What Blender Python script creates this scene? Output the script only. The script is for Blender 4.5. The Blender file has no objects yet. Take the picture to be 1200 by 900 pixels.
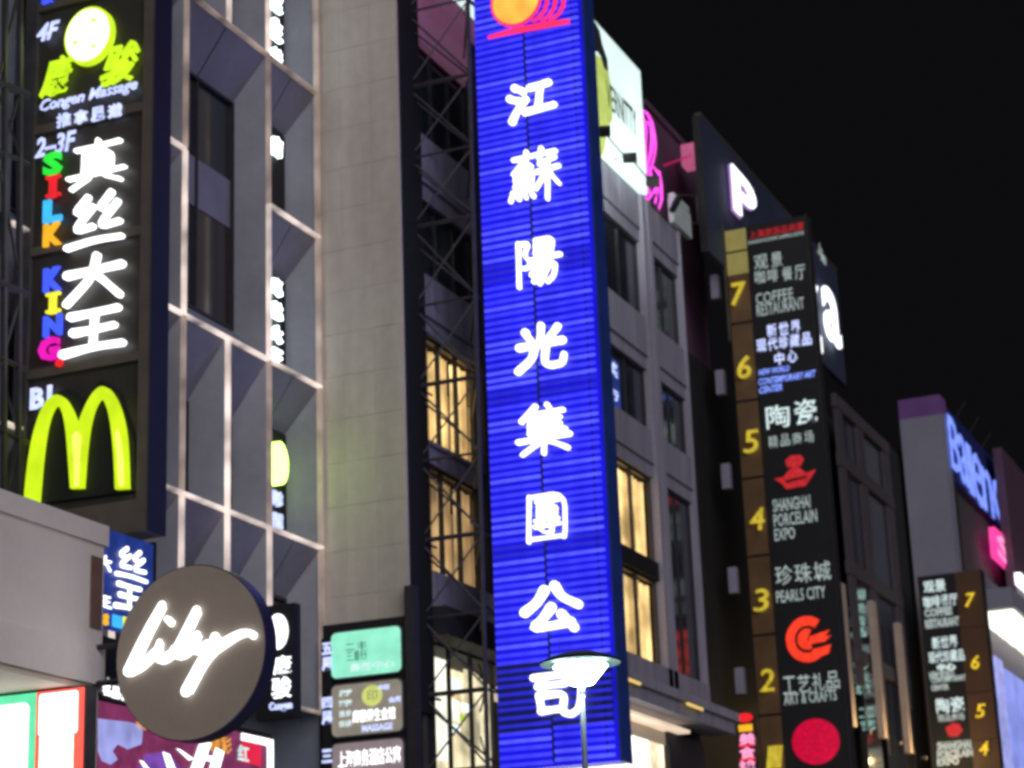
import bpy, math, random
from mathutils import Vector, Matrix
random.seed(7)
S = bpy.context.scene
C = S.collection

# ------------------------------------------------------------------ camera
W_, H_ = 1200.0, 900.0                       # size of the photograph the measurements were taken in
FPX = math.sqrt(1135*305 + 730*8050)         # focal length in those pixels, from the vanishing points
Xc = Vector((1135, -730, -FPX)).normalized() # world axes seen from the camera
Zc = Vector((-305, 8050, -FPX)).normalized()
Yc = Zc.cross(Xc)
ROT = Matrix((Xc, Yc, Zc))                   # camera -> world
EYE = Vector((0, 0, 1.6))
cam = bpy.data.cameras.new('camera'); co = bpy.data.objects.new('camera', cam); C.objects.link(co)
co.matrix_world = Matrix.Translation(EYE) @ ROT.to_4x4()
cam.sensor_width = 36; cam.lens = FPX/W_*36; cam.clip_end = 2000; cam.clip_start = .1
cam.dof.use_dof = True; cam.dof.focus_distance = 20.0; cam.dof.aperture_fstop = 2.0
S.camera = co

# ------------------------------------------------------------------ world, light, exposure
w = bpy.data.worlds.new('World'); S.world = w; w.use_nodes = True
bg = w.node_tree.nodes['Background']
bg.inputs[0].default_value = (.0040, .0036, .0046, 1); bg.inputs[1].default_value = 1.0
sd = bpy.data.lights.new('city_glow', 'SUN'); sd.energy = 1.45; sd.angle = math.radians(50); sd.color = (.93, .90, 1.0)
so = bpy.data.objects.new('city_glow', sd); C.objects.link(so)
so.rotation_euler = Vector((.72, .66, -.22)).to_track_quat('-Z', 'Y').to_euler()
S.view_settings.view_transform = 'Standard'; S.view_settings.look = 'None'
S.view_settings.exposure = 0; S.view_settings.gamma = 1
S.cycles.filter_width = 2.8
S.cycles.max_bounces = 6

# ------------------------------------------------------------------ measuring
def ray(x, y): return ROT @ Vector((x-600, -(y-450), -FPX))
def onY(x, y, Y):
    d = ray(x, y); return EYE + d*(Y/d.y)
def onX(x, y, X):
    d = ray(x, y); return EYE + d*(X/d.x)

class Fr:
    """A flat frame in the place: kind 'P' faces down the street towards -X, kind 'S' faces the street (-Y).
    Local x is to the right, local z up, local -y out of the face."""
    def __init__(s, kind, plane, base):
        s.k = kind; s.c = plane; s.o = Vector(base); s.rz = 0 if kind == 'S' else -math.pi/2
    def loc(s, p):
        p = p - s.o
        return (p.x, p.z) if s.k == 'S' else (-p.y, p.z)
    def px(s, x, y, off=0.0):
        return s.loc(onY(x, y, s.c-off) if s.k == 'S' else onX(x, y, s.c-off))

# ------------------------------------------------------------------ materials
def mat(name, col, rough=.7, var=.25, scale=3.0, metal=0.0, bump=.0, streak=False, spec=.5):
    m = bpy.data.materials.new(name); m.use_nodes = True; nt = m.node_tree; b = nt.nodes['Principled BSDF']
    b.inputs['Roughness'].default_value = rough; b.inputs['Metallic'].default_value = metal
    b.inputs['Specular IOR Level'].default_value = spec
    tc = nt.nodes.new('ShaderNodeTexCoord'); mp = nt.nodes.new('ShaderNodeMapping')
    mp.inputs['Scale'].default_value = (3, 3, .35) if streak else (1, 1, 1)
    n1 = nt.nodes.new('ShaderNodeTexNoise'); n1.inputs['Scale'].default_value = scale; n1.inputs['Detail'].default_value = 6
    n2 = nt.nodes.new('ShaderNodeTexNoise'); n2.inputs['Scale'].default_value = scale*9; n2.inputs['Detail'].default_value = 3
    nt.links.new(tc.outputs['Object'], mp.inputs[0]); nt.links.new(mp.outputs[0], n1.inputs[0]); nt.links.new(tc.outputs['Object'], n2.inputs[0])
    mx = nt.nodes.new('ShaderNodeMath'); mx.operation = 'MULTIPLY_ADD'; mx.inputs[1].default_value = .3
    nt.links.new(n2.outputs[0], mx.inputs[0]); nt.links.new(n1.outputs[0], mx.inputs[2])
    rp = nt.nodes.new('ShaderNodeMapRange'); rp.inputs[1].default_value = .4; rp.inputs[2].default_value = .9
    rp.inputs[3].default_value = 1-var; rp.inputs[4].default_value = 1+var*.6
    nt.links.new(mx.outputs[0], rp.inputs[0])
    vm = nt.nodes.new('ShaderNodeVectorMath'); vm.operation = 'SCALE'; vm.inputs[0].default_value = col
    nt.links.new(rp.outputs[0], vm.inputs['Scale']); nt.links.new(vm.outputs[0], b.inputs['Base Color'])
    if bump:
        bp = nt.nodes.new('ShaderNodeBump'); bp.inputs['Strength'].default_value = bump; bp.inputs['Distance'].default_value = .02
        nt.links.new(n2.outputs[0], bp.inputs['Height']); nt.links.new(bp.outputs[0], b.inputs['Normal'])
    return m
def emi(name, col, st, var=.12, scale=4.0, base=.3):
    m = bpy.data.materials.new(name); m.use_nodes = True; nt = m.node_tree; b = nt.nodes['Principled BSDF']
    b.inputs['Base Color'].default_value = (col[0]*base, col[1]*base, col[2]*base, 1); b.inputs['Roughness'].default_value = .4
    b.inputs['Emission Color'].default_value = (*col, 1)
    tc = nt.nodes.new('ShaderNodeTexCoord'); n = nt.nodes.new('ShaderNodeTexNoise'); n.inputs['Scale'].default_value = scale
    nt.links.new(tc.outputs['Object'], n.inputs[0])
    rp = nt.nodes.new('ShaderNodeMapRange'); rp.inputs[1].default_value = .3; rp.inputs[2].default_value = .7
    rp.inputs[3].default_value = st*(1-var); rp.inputs[4].default_value = st*(1+var)
    nt.links.new(n.outputs[0], rp.inputs[0]); nt.links.new(rp.outputs[0], b.inputs['Emission Strength'])
    return m
def glassmat(name, tint=(.03, .035, .05), a=.0, rough=.12):
    m = bpy.data.materials.new(name); m.use_nodes = True; nt = m.node_tree; b = nt.nodes['Principled BSDF']
    tc = nt.nodes.new('ShaderNodeTexCoord'); n = nt.nodes.new('ShaderNodeTexNoise'); n.inputs['Scale'].default_value = 1.0; n.inputs['Detail'].default_value = 4
    mp = nt.nodes.new('ShaderNodeMapping'); mp.inputs['Scale'].default_value = (5, 5, .22); nt.links.new(tc.outputs['Object'], mp.inputs[0]); nt.links.new(mp.outputs[0], n.inputs[0])
    r = nt.nodes.new('ShaderNodeValToRGB'); r.color_ramp.elements[0].position = .35; r.color_ramp.elements[1].position = .7
    r.color_ramp.elements[0].color = (tint[0]*.4, tint[1]*.4, tint[2]*.4, 1); r.color_ramp.elements[1].color = (*tint, 1)
    nt.links.new(n.outputs[0], r.inputs[0]); nt.links.new(r.outputs[0], b.inputs['Base Color'])
    b.inputs['Roughness'].default_value = rough; b.inputs['Specular IOR Level'].default_value = .8
    if a:                                    # a clear pane: light comes through, the surface still mirrors
        out = nt.nodes['Material Output']; t = nt.nodes.new('ShaderNodeBsdfTransparent'); mx = nt.nodes.new('ShaderNodeMixShader')
        t.inputs[0].default_value = (.9, .92, .9, 1); mx.inputs[0].default_value = 1-a
        nt.links.new(t.outputs[0], mx.inputs[1]); nt.links.new(b.outputs[0], mx.inputs[2]); nt.links.new(mx.outputs[0], out.inputs[0])
    return m
def curtainmat(name, col, st):
    m = emi(name, col, st, .6, .9); nt = m.node_tree
    wv = nt.nodes.new('ShaderNodeTexWave'); wv.inputs['Scale'].default_value = .28; wv.inputs['Distortion'].default_value = 2.5; wv.bands_direction = 'X'
    tc = nt.nodes.new('ShaderNodeTexCoord'); nt.links.new(tc.outputs['Object'], wv.inputs[0])
    r = nt.nodes.new('ShaderNodeValToRGB'); r.color_ramp.elements[0].color = (col[0]*.62, col[1]*.55, col[2]*.5, 1); r.color_ramp.elements[1].color = (*col, 1)  # wave bands paint the shade of folds into the curtain glow
    nt.links.new(wv.outputs[1], r.inputs[0]); nt.links.new(r.outputs[0], nt.nodes['Principled BSDF'].inputs['Emission Color'])
    return m

M = dict(
 concrete=mat('concrete', (.60,.535,.455), .85, .26, .35, bump=.3, streak=True),
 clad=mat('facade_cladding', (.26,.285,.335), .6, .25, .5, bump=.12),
 cladlitpurple=mat('soffit_purple_light_tint', (.225,.22,.285), .6, .25, .5),  # grey cladding tinted with the purple light that reaches the soffits from below
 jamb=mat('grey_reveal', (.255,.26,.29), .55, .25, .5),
 stone=mat('grey_stone', (.29,.275,.34), .75, .30, .8, bump=.2, streak=True),
 stone2=mat('grey_stone_light', (.33,.31,.375), .75, .26, .8, bump=.2, streak=True),
 darkstone=mat('dark_stone', (.022,.021,.026), .8, .3, .5),
 black=mat('black_paint', (.008,.008,.009), .7, .3, 2),
 steel=mat('dark_steel', (.045,.042,.046), .5, .3, 3, .3),
 steel2=mat('grey_steel', (.10,.095,.10), .5, .3, 3, .3),
 board=mat('brown_black_board', (.045,.038,.028), .45, .3, 1.5),
 frame=mat('bronze_frame', (.16,.135,.10), .4, .2, 2, .3),
 navyside=mat('navy_sheet', (.022,.024,.06), .45, .2, 2),
 copper=emi('copper_trim_painted_glow', (1.0,.83,.74), .62, .85, .9, .5),  # glow stands in for warm light caught on the copper trims
 copperdim=emi('copper_trim_faint_painted_glow', (.85,.66,.55), .22, .85, 1.1, .5),  # weaker version of the same painted trim glow
 glass=glassmat('window_glass'), glass2=glassmat('brown_window_glass', (.06,.045,.05)),
 clear=glassmat('clear_glass', (.02,.02,.03), .9, .1),
 fasc=mat('beige_fascia', (.86,.77,.72), .6, .1, .8), brown=mat('brown_panel', (.22,.13,.10), .6, .2, 2),
 disc=mat('taupe_disc', (.36,.295,.23), .5, .12, 1.2), discside=mat('navy_rim', (.03,.03,.10), .35, .2, 2),
 white=emi('white_lit_letter', (.93,.96,1.0), 2.0, .05), white1=emi('soft_white_letter', (.78,.95,.95), .85, .2, 8),
 greyw=emi('dim_white_letter', (.72,.86,.84), .42, .35, 9),
 bluew=emi('bluish_white_letter', (.55,.62,1.0), 1.25, .2, 6), bluel=emi('blue_letter', (.22,.32,1.0), 1.3, .2, 6),
 lime=emi('lime_letter', (.62,.95,.02), 1.0, .2, 3), limew=emi('lime_white_disc', (.86,1.0,.50), 2.6, .2, 3), yellow=emi('yellow_arch', (.66,.93,.012), .95, .12, 2.5),
 pale=emi('pale_yellow_core', (1.0,1.0,.14), 1.15, .2, 2.5),
 green=emi('green_letter', (.03,.85,.05), 1.0), red=emi('red_letter', (.95,.02,.03), .9), cyan=emi('cyan_letter', (.05,.5,1.0), 1.1),
 orange=emi('orange_letter', (1.0,.5,.02), .95), kblue=emi('royal_blue_letter', (.05,.10,1.0), 1.2), yell=emi('yellow_letter', (.95,.9,.05), 1.0),
 mag=emi('magenta_letter', (.9,.01,.5), .9), pink=emi('pink_neon', (.95,.08,.75), 1.5, .2), hotpink=emi('hot_pink_panel', (1.0,.06,.36), 1.1, .15),
 tube=emi('blue_light_tube', (.05,.05,1.0), .95, .45, 1.3), tubehi=emi('bright_blue_light_tube', (.09,.10,1.0), 1.05, .4, 1.3),
 tubedim=emi('dim_blue_light_tube', (.035,.035,.85), .62, .3, 1.3),
 bluepanel=emi('blue_sign_sheet', (.014,.010,.9), .62, .25, .7), blueside=mat('blue_side_sheet', (.025,.06,.28), .4, .3, 1),
 sunor=emi('orange_yellow_disc', (1.0,.40,.06), 1.5, .25, 1.5), sunred=emi('red_neon_edge', (1.0,.03,.12), 1.2, .1),
 gold=mat('gold_paint', (.20,.115,.055), .42, .25, 1.5, .25), goldtop=emi('gold_panel_painted_light', (.42,.36,.11), .42, .2, 2, .4),  # goldtop: glow stands in for light falling on the top panels
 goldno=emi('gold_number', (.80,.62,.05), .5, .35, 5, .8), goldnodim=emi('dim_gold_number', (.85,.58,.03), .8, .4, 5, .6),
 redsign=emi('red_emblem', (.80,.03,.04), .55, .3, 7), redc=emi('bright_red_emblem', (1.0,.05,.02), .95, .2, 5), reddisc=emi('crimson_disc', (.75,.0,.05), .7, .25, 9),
 bill=emi('lit_billboard_sheet', (.80,1.0,.95), .85, .2, .25, .8), billy=emi('yellow_green_cloth_print', (.60,.72,.18), .62, .2, 1.5, .5),
 print_dark=mat('dark_hair_print', (.03,.025,.03), .6), grey_print=mat('grey_ink', (.05,.07,.065), .6),
 curtain=curtainmat('lit_curtain', (1.0,.67,.29), 1.9), curtaindim=curtainmat('dim_curtain', (.75,.48,.24), 1.1),  # room light put into the curtain cloth as emission
 shop=emi('bright_shop_light', (1.0,.96,.84), 1.8, .3, 1.5), shopdim=emi('warm_shop_wall', (1.0,.84,.56), 1.2, .6, 1.2),
 soffit=mat('cream_soffit', (.70,.62,.50), .6, .1, 1),
 mint=emi('mint_lit_panel', (.30,.86,.62), .95, .12, 3), taupebox=emi('taupe_lit_panel', (.36,.32,.26), .62, .15, 3), mauvebox=emi('mauve_lit_panel', (.36,.28,.29), .62, .15, 3),
 inkgreen=mat('dark_green_ink', (.02,.12,.10), .6), paleyel=emi('pale_yellow_seal', (.65,.72,.18), .85),
 banner=emi('navy_banner', (.03,.07,.42), .42, .5, 2), lilac=emi('lilac_lit_sheet', (.42,.45,.95), .75, .3, 2), maroon=emi('maroon_screen', (.26,.04,.13), .75, .35, 3),
 violet=emi('violet_screen', (.22,.08,.45), .75, .35, 3), ambscr=emi('amber_screen', (.95,.42,.03), .8, .3, 6), redscr=emi('red_screen', (.75,.02,.06), 1.0, .15),
 lampw=emi('lamp_diffuser', (.70,1.0,.98), 14, .03), lampcap=mat('lamp_cap', (.02,.035,.033), .5, .2, 3), pole=mat('grey_pole', (.16,.19,.22), .45, .2, 3, .3),
 whitewall=mat('white_render', (.26,.26,.31), .8, .12, .3, bump=.2), signblue=mat('deep_blue_board', (.02,.03,.16), .5, .2, 1),
 unit=mat('white_metal_unit', (.6,.68,.64), .5, .1, 2), ground=mat('granite_paving', (.16,.155,.15), .6, .25, .6, bump=.3), bal=emi('blue_white_letter', (.20,.30,1.0), 1.15, .3, 2),
 boxwhite=emi('cool_white_tube_letter', (.8,.95,1.0), 3.6, .05), boxlime=emi('lime_tube_disc', (.55,1.0,.14), 5, .05),
 gridstone=mat('dim_grid_stone', (.07,.058,.068), .75, .2, .8), purplew=emi('purple_painted_glow', (.33,.14,.48), .09, .4, .4), pinkwall=mat('plum_wall', (.13,.06,.11), .8, .2, .5), plumlit=emi('plum_painted_glow', (.40,.16,.30), .22, .2, .3, .5),  # purplew, plumlit: coloured light on walls and parapet put in as glow
)

# ------------------------------------------------------------------ mesh helpers
class MB:
    def __init__(s): s.v = []; s.f = []
    def add(s, vs, fs):
        n = len(s.v); s.v += [tuple(p) for p in vs]; s.f += [tuple(i+n for i in f) for f in fs]; return s
    def box(s, x0, x1, y0, y1, z0, z1):
        x0, x1 = sorted((x0, x1)); y0, y1 = sorted((y0, y1)); z0, z1 = sorted((z0, z1))
        v = [(x0,y0,z0),(x1,y0,z0),(x1,y1,z0),(x0,y1,z0),(x0,y0,z1),(x1,y0,z1),(x1,y1,z1),(x0,y1,z1)]
        return s.add(v, [(0,3,2,1),(4,5,6,7),(0,1,5,4),(1,2,6,5),(2,3,7,6),(3,0,4,7)])
    def bar(s, p, q, r, n=4, ph=math.pi/4):
        p = Vector(p); q = Vector(q); d = (q-p).normalized(); a = d.orthogonal().normalized() if abs(d.z) < .9 else Vector((1,0,0))
        a = (a - d*a.dot(d)).normalized(); b = d.cross(a)
        vs = []
        for c in (p, q): vs += [c + (a*math.cos(ph+2*math.pi*i/n) + b*math.sin(ph+2*math.pi*i/n))*r for i in range(n)]
        fs = [(i, (i+1) % n, n+(i+1) % n, n+i) for i in range(n)] + [tuple(range(n))[::-1], tuple(range(n, 2*n))]
        return s.add(vs, fs)
    def tube(s, pts, r, n=8, closed=False):
        pts = [Vector(p) for p in pts]; N = len(pts); vs = []; fs = []; up = Vector((0, 1, 0.01))
        for i, p in enumerate(pts):
            d = (pts[(i+1) % N] - pts[i-1]) if (closed or 0 < i < N-1) else (pts[1]-pts[0] if i == 0 else pts[-1]-pts[-2])
            d.normalize(); a = (up - d*up.dot(d)).normalized(); b = d.cross(a)
            rr = r[i] if isinstance(r, (list, tuple)) else r
            vs += [p + (a*math.cos(2*math.pi*k/n)+b*math.sin(2*math.pi*k/n))*rr for k in range(n)]
        for i in range(N if closed else N-1):
            j = (i+1) % N
            fs += [(i*n+k, i*n+(k+1) % n, j*n+(k+1) % n, j*n+k) for k in range(n)]
        if not closed: fs += [tuple(range(n))[::-1], tuple(range((N-1)*n, N*n))]
        return s.add(vs, fs)
    def prism(s, pts, y0, y1):
        """outline in (x,z), from y0 (front) back to y1"""
        n = len(pts)
        vs = [(x, y0, z) for x, z in pts] + [(x, y1, z) for x, z in pts]
        return s.add(vs, [tuple(range(n)), tuple(range(n, 2*n))[::-1]] + [(i, (i+1) % n, n+(i+1) % n, n+i) for i in range(n)])
    def quad(s, a, b, c, d): return s.add([a, b, c, d], [(0, 1, 2, 3)])
    def lathe(s, c, prof, n=24):
        c = Vector(c); vs = []; fs = []
        for r, z in prof: vs += [c + Vector((r*math.cos(2*math.pi*k/n), r*math.sin(2*math.pi*k/n), z)) for k in range(n)]
        for i in range(len(prof)-1): fs += [(i*n+k, i*n+(k+1) % n, (i+1)*n+(k+1) % n, (i+1)*n+k) for k in range(n)]
        fs += [tuple(range(n))[::-1], tuple(range((len(prof)-1)*n, len(prof)*n))]
        return s.add(vs, fs)
    def build(s, name, m, parent=None, loc=None):
        me = bpy.data.meshes.new(name); me.from_pydata(s.v, [], s.f); me.materials.append(M[m] if isinstance(m, str) else m); me.update()
        return link(name, me, parent, loc)
def link(name, me, parent=None, loc=None):
    o = bpy.data.objects.new(name, me); C.objects.link(o)
    if parent: o.parent = parent
    if loc: o.location = loc
    return o
def thing(name, label, cat, base, rz=0, group=None):
    o = bpy.data.objects.new(name, None); o.empty_display_size = .2; C.objects.link(o)
    o.location = base; o.rotation_euler = (0, 0, rz); o['label'] = label; o['category'] = cat
    if group: o['group'] = group
    return o
def tag(o, label, cat, group=None):
    o['label'] = label; o['category'] = cat
    if group: o['group'] = group
    return o
def frthing(name, label, cat, kind, plane, base, group=None):
    F = Fr(kind, plane, base); return F, thing(name, label, cat, base, F.rz, group)
def box(root, name, m, *a): return MB().box(*a).build(name, m, root)
def rrect(x0, x1, z0, z1, r, n=5):
    out = []
    for cx, cz, a0 in ((x1-r, z1-r, 0), (x0+r, z1-r, 90), (x0+r, z0+r, 180), (x1-r, z0+r, 270)):
        for i in range(n+1):
            a = math.radians(a0+90*i/n); out.append((cx+r*math.cos(a), cz+r*math.sin(a)))
    return out
def ell(cx, cz, rx, rz, n=28, a0=0, a1=360):
    return [(cx+rx*math.cos(math.radians(a0+(a1-a0)*i/n)), cz+rz*math.sin(math.radians(a0+(a1-a0)*i/n))) for i in range(n)]

# ------------------------------------------------------------------ lettering: the built-in font turned into mesh
_cache = {}
def glyphs(s, bold, res, shear):
    k = (s, bold, res, shear)
    if k not in _cache:
        cu = bpy.data.curves.new('t', 'FONT'); cu.body = s; cu.resolution_u = res; cu.offset = bold; cu.shear = shear; cu.extrude = .5
        o = bpy.data.objects.new('t', cu); C.objects.link(o)
        dg = bpy.context.evaluated_depsgraph_get(); me = bpy.data.meshes.new_from_object(o.evaluated_get(dg))
        bpy.data.objects.remove(o); bpy.data.curves.remove(cu)
        vs = [v.co.copy() for v in me.vertices]; fs = [tuple(p.vertices) for p in me.polygons]; bpy.data.meshes.remove(me)
        xs = [v.x for v in vs]; ys = [v.y for v in vs]
        _cache[k] = (vs, fs, min(xs), max(xs), min(ys), max(ys))
    return _cache[k]
DENSE = '蘇陽集團真骏康瓷精陶藏餐啡新推拿健爱德楼景旅游界珠酒寓养堂精彩装咖影'
def put_text(root, s, x0, x1, z0, z1, yf, depth, m, bold=.02, res=2, shear=0, name='lettering', lean=0):
    if any(ch in DENSE for ch in s): bold = min(bold, .022 if s in '蘇陽集團真' else .012)
    elif any(ord(ch) > 0x3000 for ch in s): bold = min(bold, .05)
    vs, fs, a, b, c, d = glyphs(s, bold, res, shear)
    b = max(b, a+1e-3); d = max(d, c+1e-3)
    V = [(x0+(v.x-a)/(b-a)*(x1-x0) + lean*(v.y-c)/(d-c), yf+(.5-v.z)*depth, z0+(v.y-c)/(d-c)*(z1-z0)) for v in vs]
    mb = MB(); mb.v = V; mb.f = fs
    return mb.build(name, m, root)
BRUSH = {
 '江': (11.5, [[(14,92),(32,78)],[(4,66),(24,54)],[(10,4),(20,30),(38,56)],[(46,84),(86,88)],[(68,84),(64,26)],[(36,22),(98,26)]]),
 '蘇': (6.6, [[(8,88),(92,90)],[(34,99),(32,79)],[(64,100),(60,80)],[(26,78),(8,60)],[(22,72),(46,72),(38,61)],[(12,58),(14,34)],[(12,58),(46,60),(44,34)],[(28,60),(28,34)],[(12,46),(44,47)],[(12,34),(46,35)],[(8,24),(2,9)],[(20,24),(19,11)],[(30,24),(33,11)],[(42,24),(48,11)],[(90,79),(60,70)],[(54,56),(99,60)],[(76,74),(76,1)],[(74,54),(53,24)],[(78,54),(99,26)]]),
 '陽': (7.4, [[(8,94),(10,1)],[(8,92),(32,92),(20,68),(35,50),(29,38),(17,40)],[(47,94),(46,66)],[(46,94),(84,95),(80,66)],[(46,80),(80,81)],[(46,66),(80,67)],[(36,54),(99,56)],[(54,50),(37,22)],[(50,42),(90,43),(86,12),(72,3)],[(64,40),(42,7)],[(76,40),(55,1)]]),
 '光': (11, [[(50,98),(48,58)],[(18,88),(30,66)],[(84,90),(66,66)],[(6,56),(94,58)],[(38,54),(32,26),(4,4)],[(60,54),(57,14),(70,6),(94,7),(97,26)]]),
 '集': (7.8, [[(34,99),(8,72)],[(24,82),(24,42)],[(56,99),(62,87)],[(24,82),(86,84)],[(24,70),(80,71)],[(24,57),(80,58)],[(24,44),(90,45)],[(54,82),(54,44)],[(2,30),(98,33)],[(50,42),(50,0)],[(46,28),(10,3)],[(54,28),(94,5)]]),
 '團': (6.2, [[(8,96),(7,1)],[(8,94),(92,96),(93,1),(84,5)],[(8,6),(90,6)],[(26,82),(76,83)],[(31,72),(30,52)],[(30,72),(72,72),(70,52)],[(30,62),(70,62)],[(30,52),(70,52)],[(50,90),(50,44)],[(24,43),(76,44)],[(22,31),(80,33)],[(62,42),(62,14),(52,16)],[(34,27),(42,19)]]),
 '公': (13, [[(38,90),(26,66),(4,48)],[(56,97),(68,72),(97,52)],[(50,52),(34,28),(16,13),(56,14),(84,18)],[(68,36),(90,5)]]),
 '司': (10.5, [[(6,92),(90,95),(87,18),(72,4),(60,10)],[(14,72),(60,73)],[(16,52),(20,16)],[(16,52),(60,53),(57,18)],[(20,18),(56,19)]]),
 '真': (7.6, [[(12,87),(88,89)],[(50,100),(48,74)],[(27,73),(27,27)],[(27,73),(75,73),(75,27)],[(28,61),(74,61)],[(28,50),(74,50)],[(28,39),(74,39)],[(1,26),(99,28)],[(36,20),(8,1)],[(64,20),(93,2)]]),
 '丝': (10, [[(34,98),(10,72),(34,68)],[(44,78),(10,36),(46,40)],[(76,99),(54,72),(76,68)],[(88,78),(54,36),(94,40)],[(1,7),(50,13),(99,10)]]),
 '大': (12.5, [[(4,68),(95,71)],[(52,100),(46,54),(6,4)],[(52,60),(94,4)]]),
 '王': (12.5, [[(10,92),(88,94)],[(16,53),(84,55)],[(1,7),(50,13),(99,10)],[(50,92),(50,12)]]),
}
def put_brush(root, ch, x0, x1, z0, z1, yf, depth, m, wk=1.0, lean=0, name='character'):
    """one brush written character: every stroke a thick ribbon with round, slightly swelling ends"""
    w0, strokes = BRUSH[ch]; mb = MB(); rnd = random.Random(ord(ch)); sx, sz = (x1-x0)/100, (z1-z0)/100
    for k, st in enumerate(strokes):
        P = [Vector((x0+x*sx+lean*z/100, z0+z*sz)) for x, z in st]; n0 = len(P)
        w = w0*wk*(sx+sz)/2; W = [w*rnd.uniform(1.02, 1.22)]+[w*rnd.uniform(.82, 1.0) for _ in range(n0-2)]+[w*rnd.uniform(.8, 1.15)]
        if n0 == 2: P.insert(1, (P[0]+P[1])/2+Vector((rnd.uniform(-.01, .01), rnd.uniform(-.01, .01)))); W.insert(1, w*.86)
        for _ in range(2):
            Q = [P[0]]; V = [W[0]]
            for i in range(len(P)-1):
                Q += [P[i]*.8+P[i+1]*.2, P[i]*.2+P[i+1]*.8]; V += [W[i]*.8+W[i+1]*.2, W[i]*.2+W[i+1]*.8]
            P, W = Q+[P[-1]], V+[W[-1]]
        yk = yf-.0012*k; L_ = []; R_ = []
        for i, p in enumerate(P):
            d = (P[min(i+1, len(P)-1)]-P[max(i-1, 0)]).normalized(); nn = Vector((-d.y, d.x))*W[i]*.5; L_.append(p+nn); R_.append(p-nn)
        n = len(P); vs = [(q.x, yk, q.y) for q in L_+R_]+[(q.x, yf+depth, q.y) for q in L_+R_]
        fs = []
        for i in range(n-1): fs += [(i, i+1, n+i+1, n+i), (i, 2*n+i, 2*n+i+1, i+1), (n+i, n+i+1, 3*n+i+1, 3*n+i)]
        mb.add(vs, fs)
        for q, r_ in ((P[0], W[0]), (P[-1], W[-1])): mb.prism(ell(q.x, q.y, r_*.5, r_*.5, 10), yk-.0005, yf+depth)
    return mb.build(name, m, root)
def brush(F, root, ch, x0, x1, yt, yb, m, off=.05, depth=.03, **kw):
    cx, cy = (x0+x1)/2, (yt+yb)/2
    return put_brush(root, ch, F.px(x0, cy, off)[0], F.px(x1, cy, off)[0], F.px(cx, yb, off)[1], F.px(cx, yt, off)[1], yfront(F, off), depth, m, **kw)
def text(F, root, s, x0, x1, yt, yb, m, off=.05, depth=.03, **kw):
    """lettering whose box in the photograph spans x0..x1 and, at its middle, yt..yb"""
    cx, cy = (x0+x1)/2, (yt+yb)/2
    a = F.px(x0, cy, off)[0]; b = F.px(x1, cy, off)[0]; t = F.px(cx, yt, off)[1]; u = F.px(cx, yb, off)[1]
    yf = yfront(F, off)
    return put_text(root, s, a, b, u, t, yf, depth, m, **kw)
def yfront(F, off):
    return (F.c - F.o.y if F.k == 'S' else F.c - F.o.x) - off
def ppoly(F, root, name, m, pts, off, th):
    y = yfront(F, off)
    return MB().prism([F.px(x, yy, off) for x, yy in pts], y, y+th).build(name, m, root)

# ================================================================== SETTING
g = MB().quad((-900, -900, 0), (900, -900, 0), (900, 900, 0), (-900, 900, 0)).build('ground', 'ground'); g['kind'] = 'structure'
p = MB().box(10, 200, 20.6, 60, .004, .14).build('pavement', 'stone'); p['kind'] = 'structure'

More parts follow.
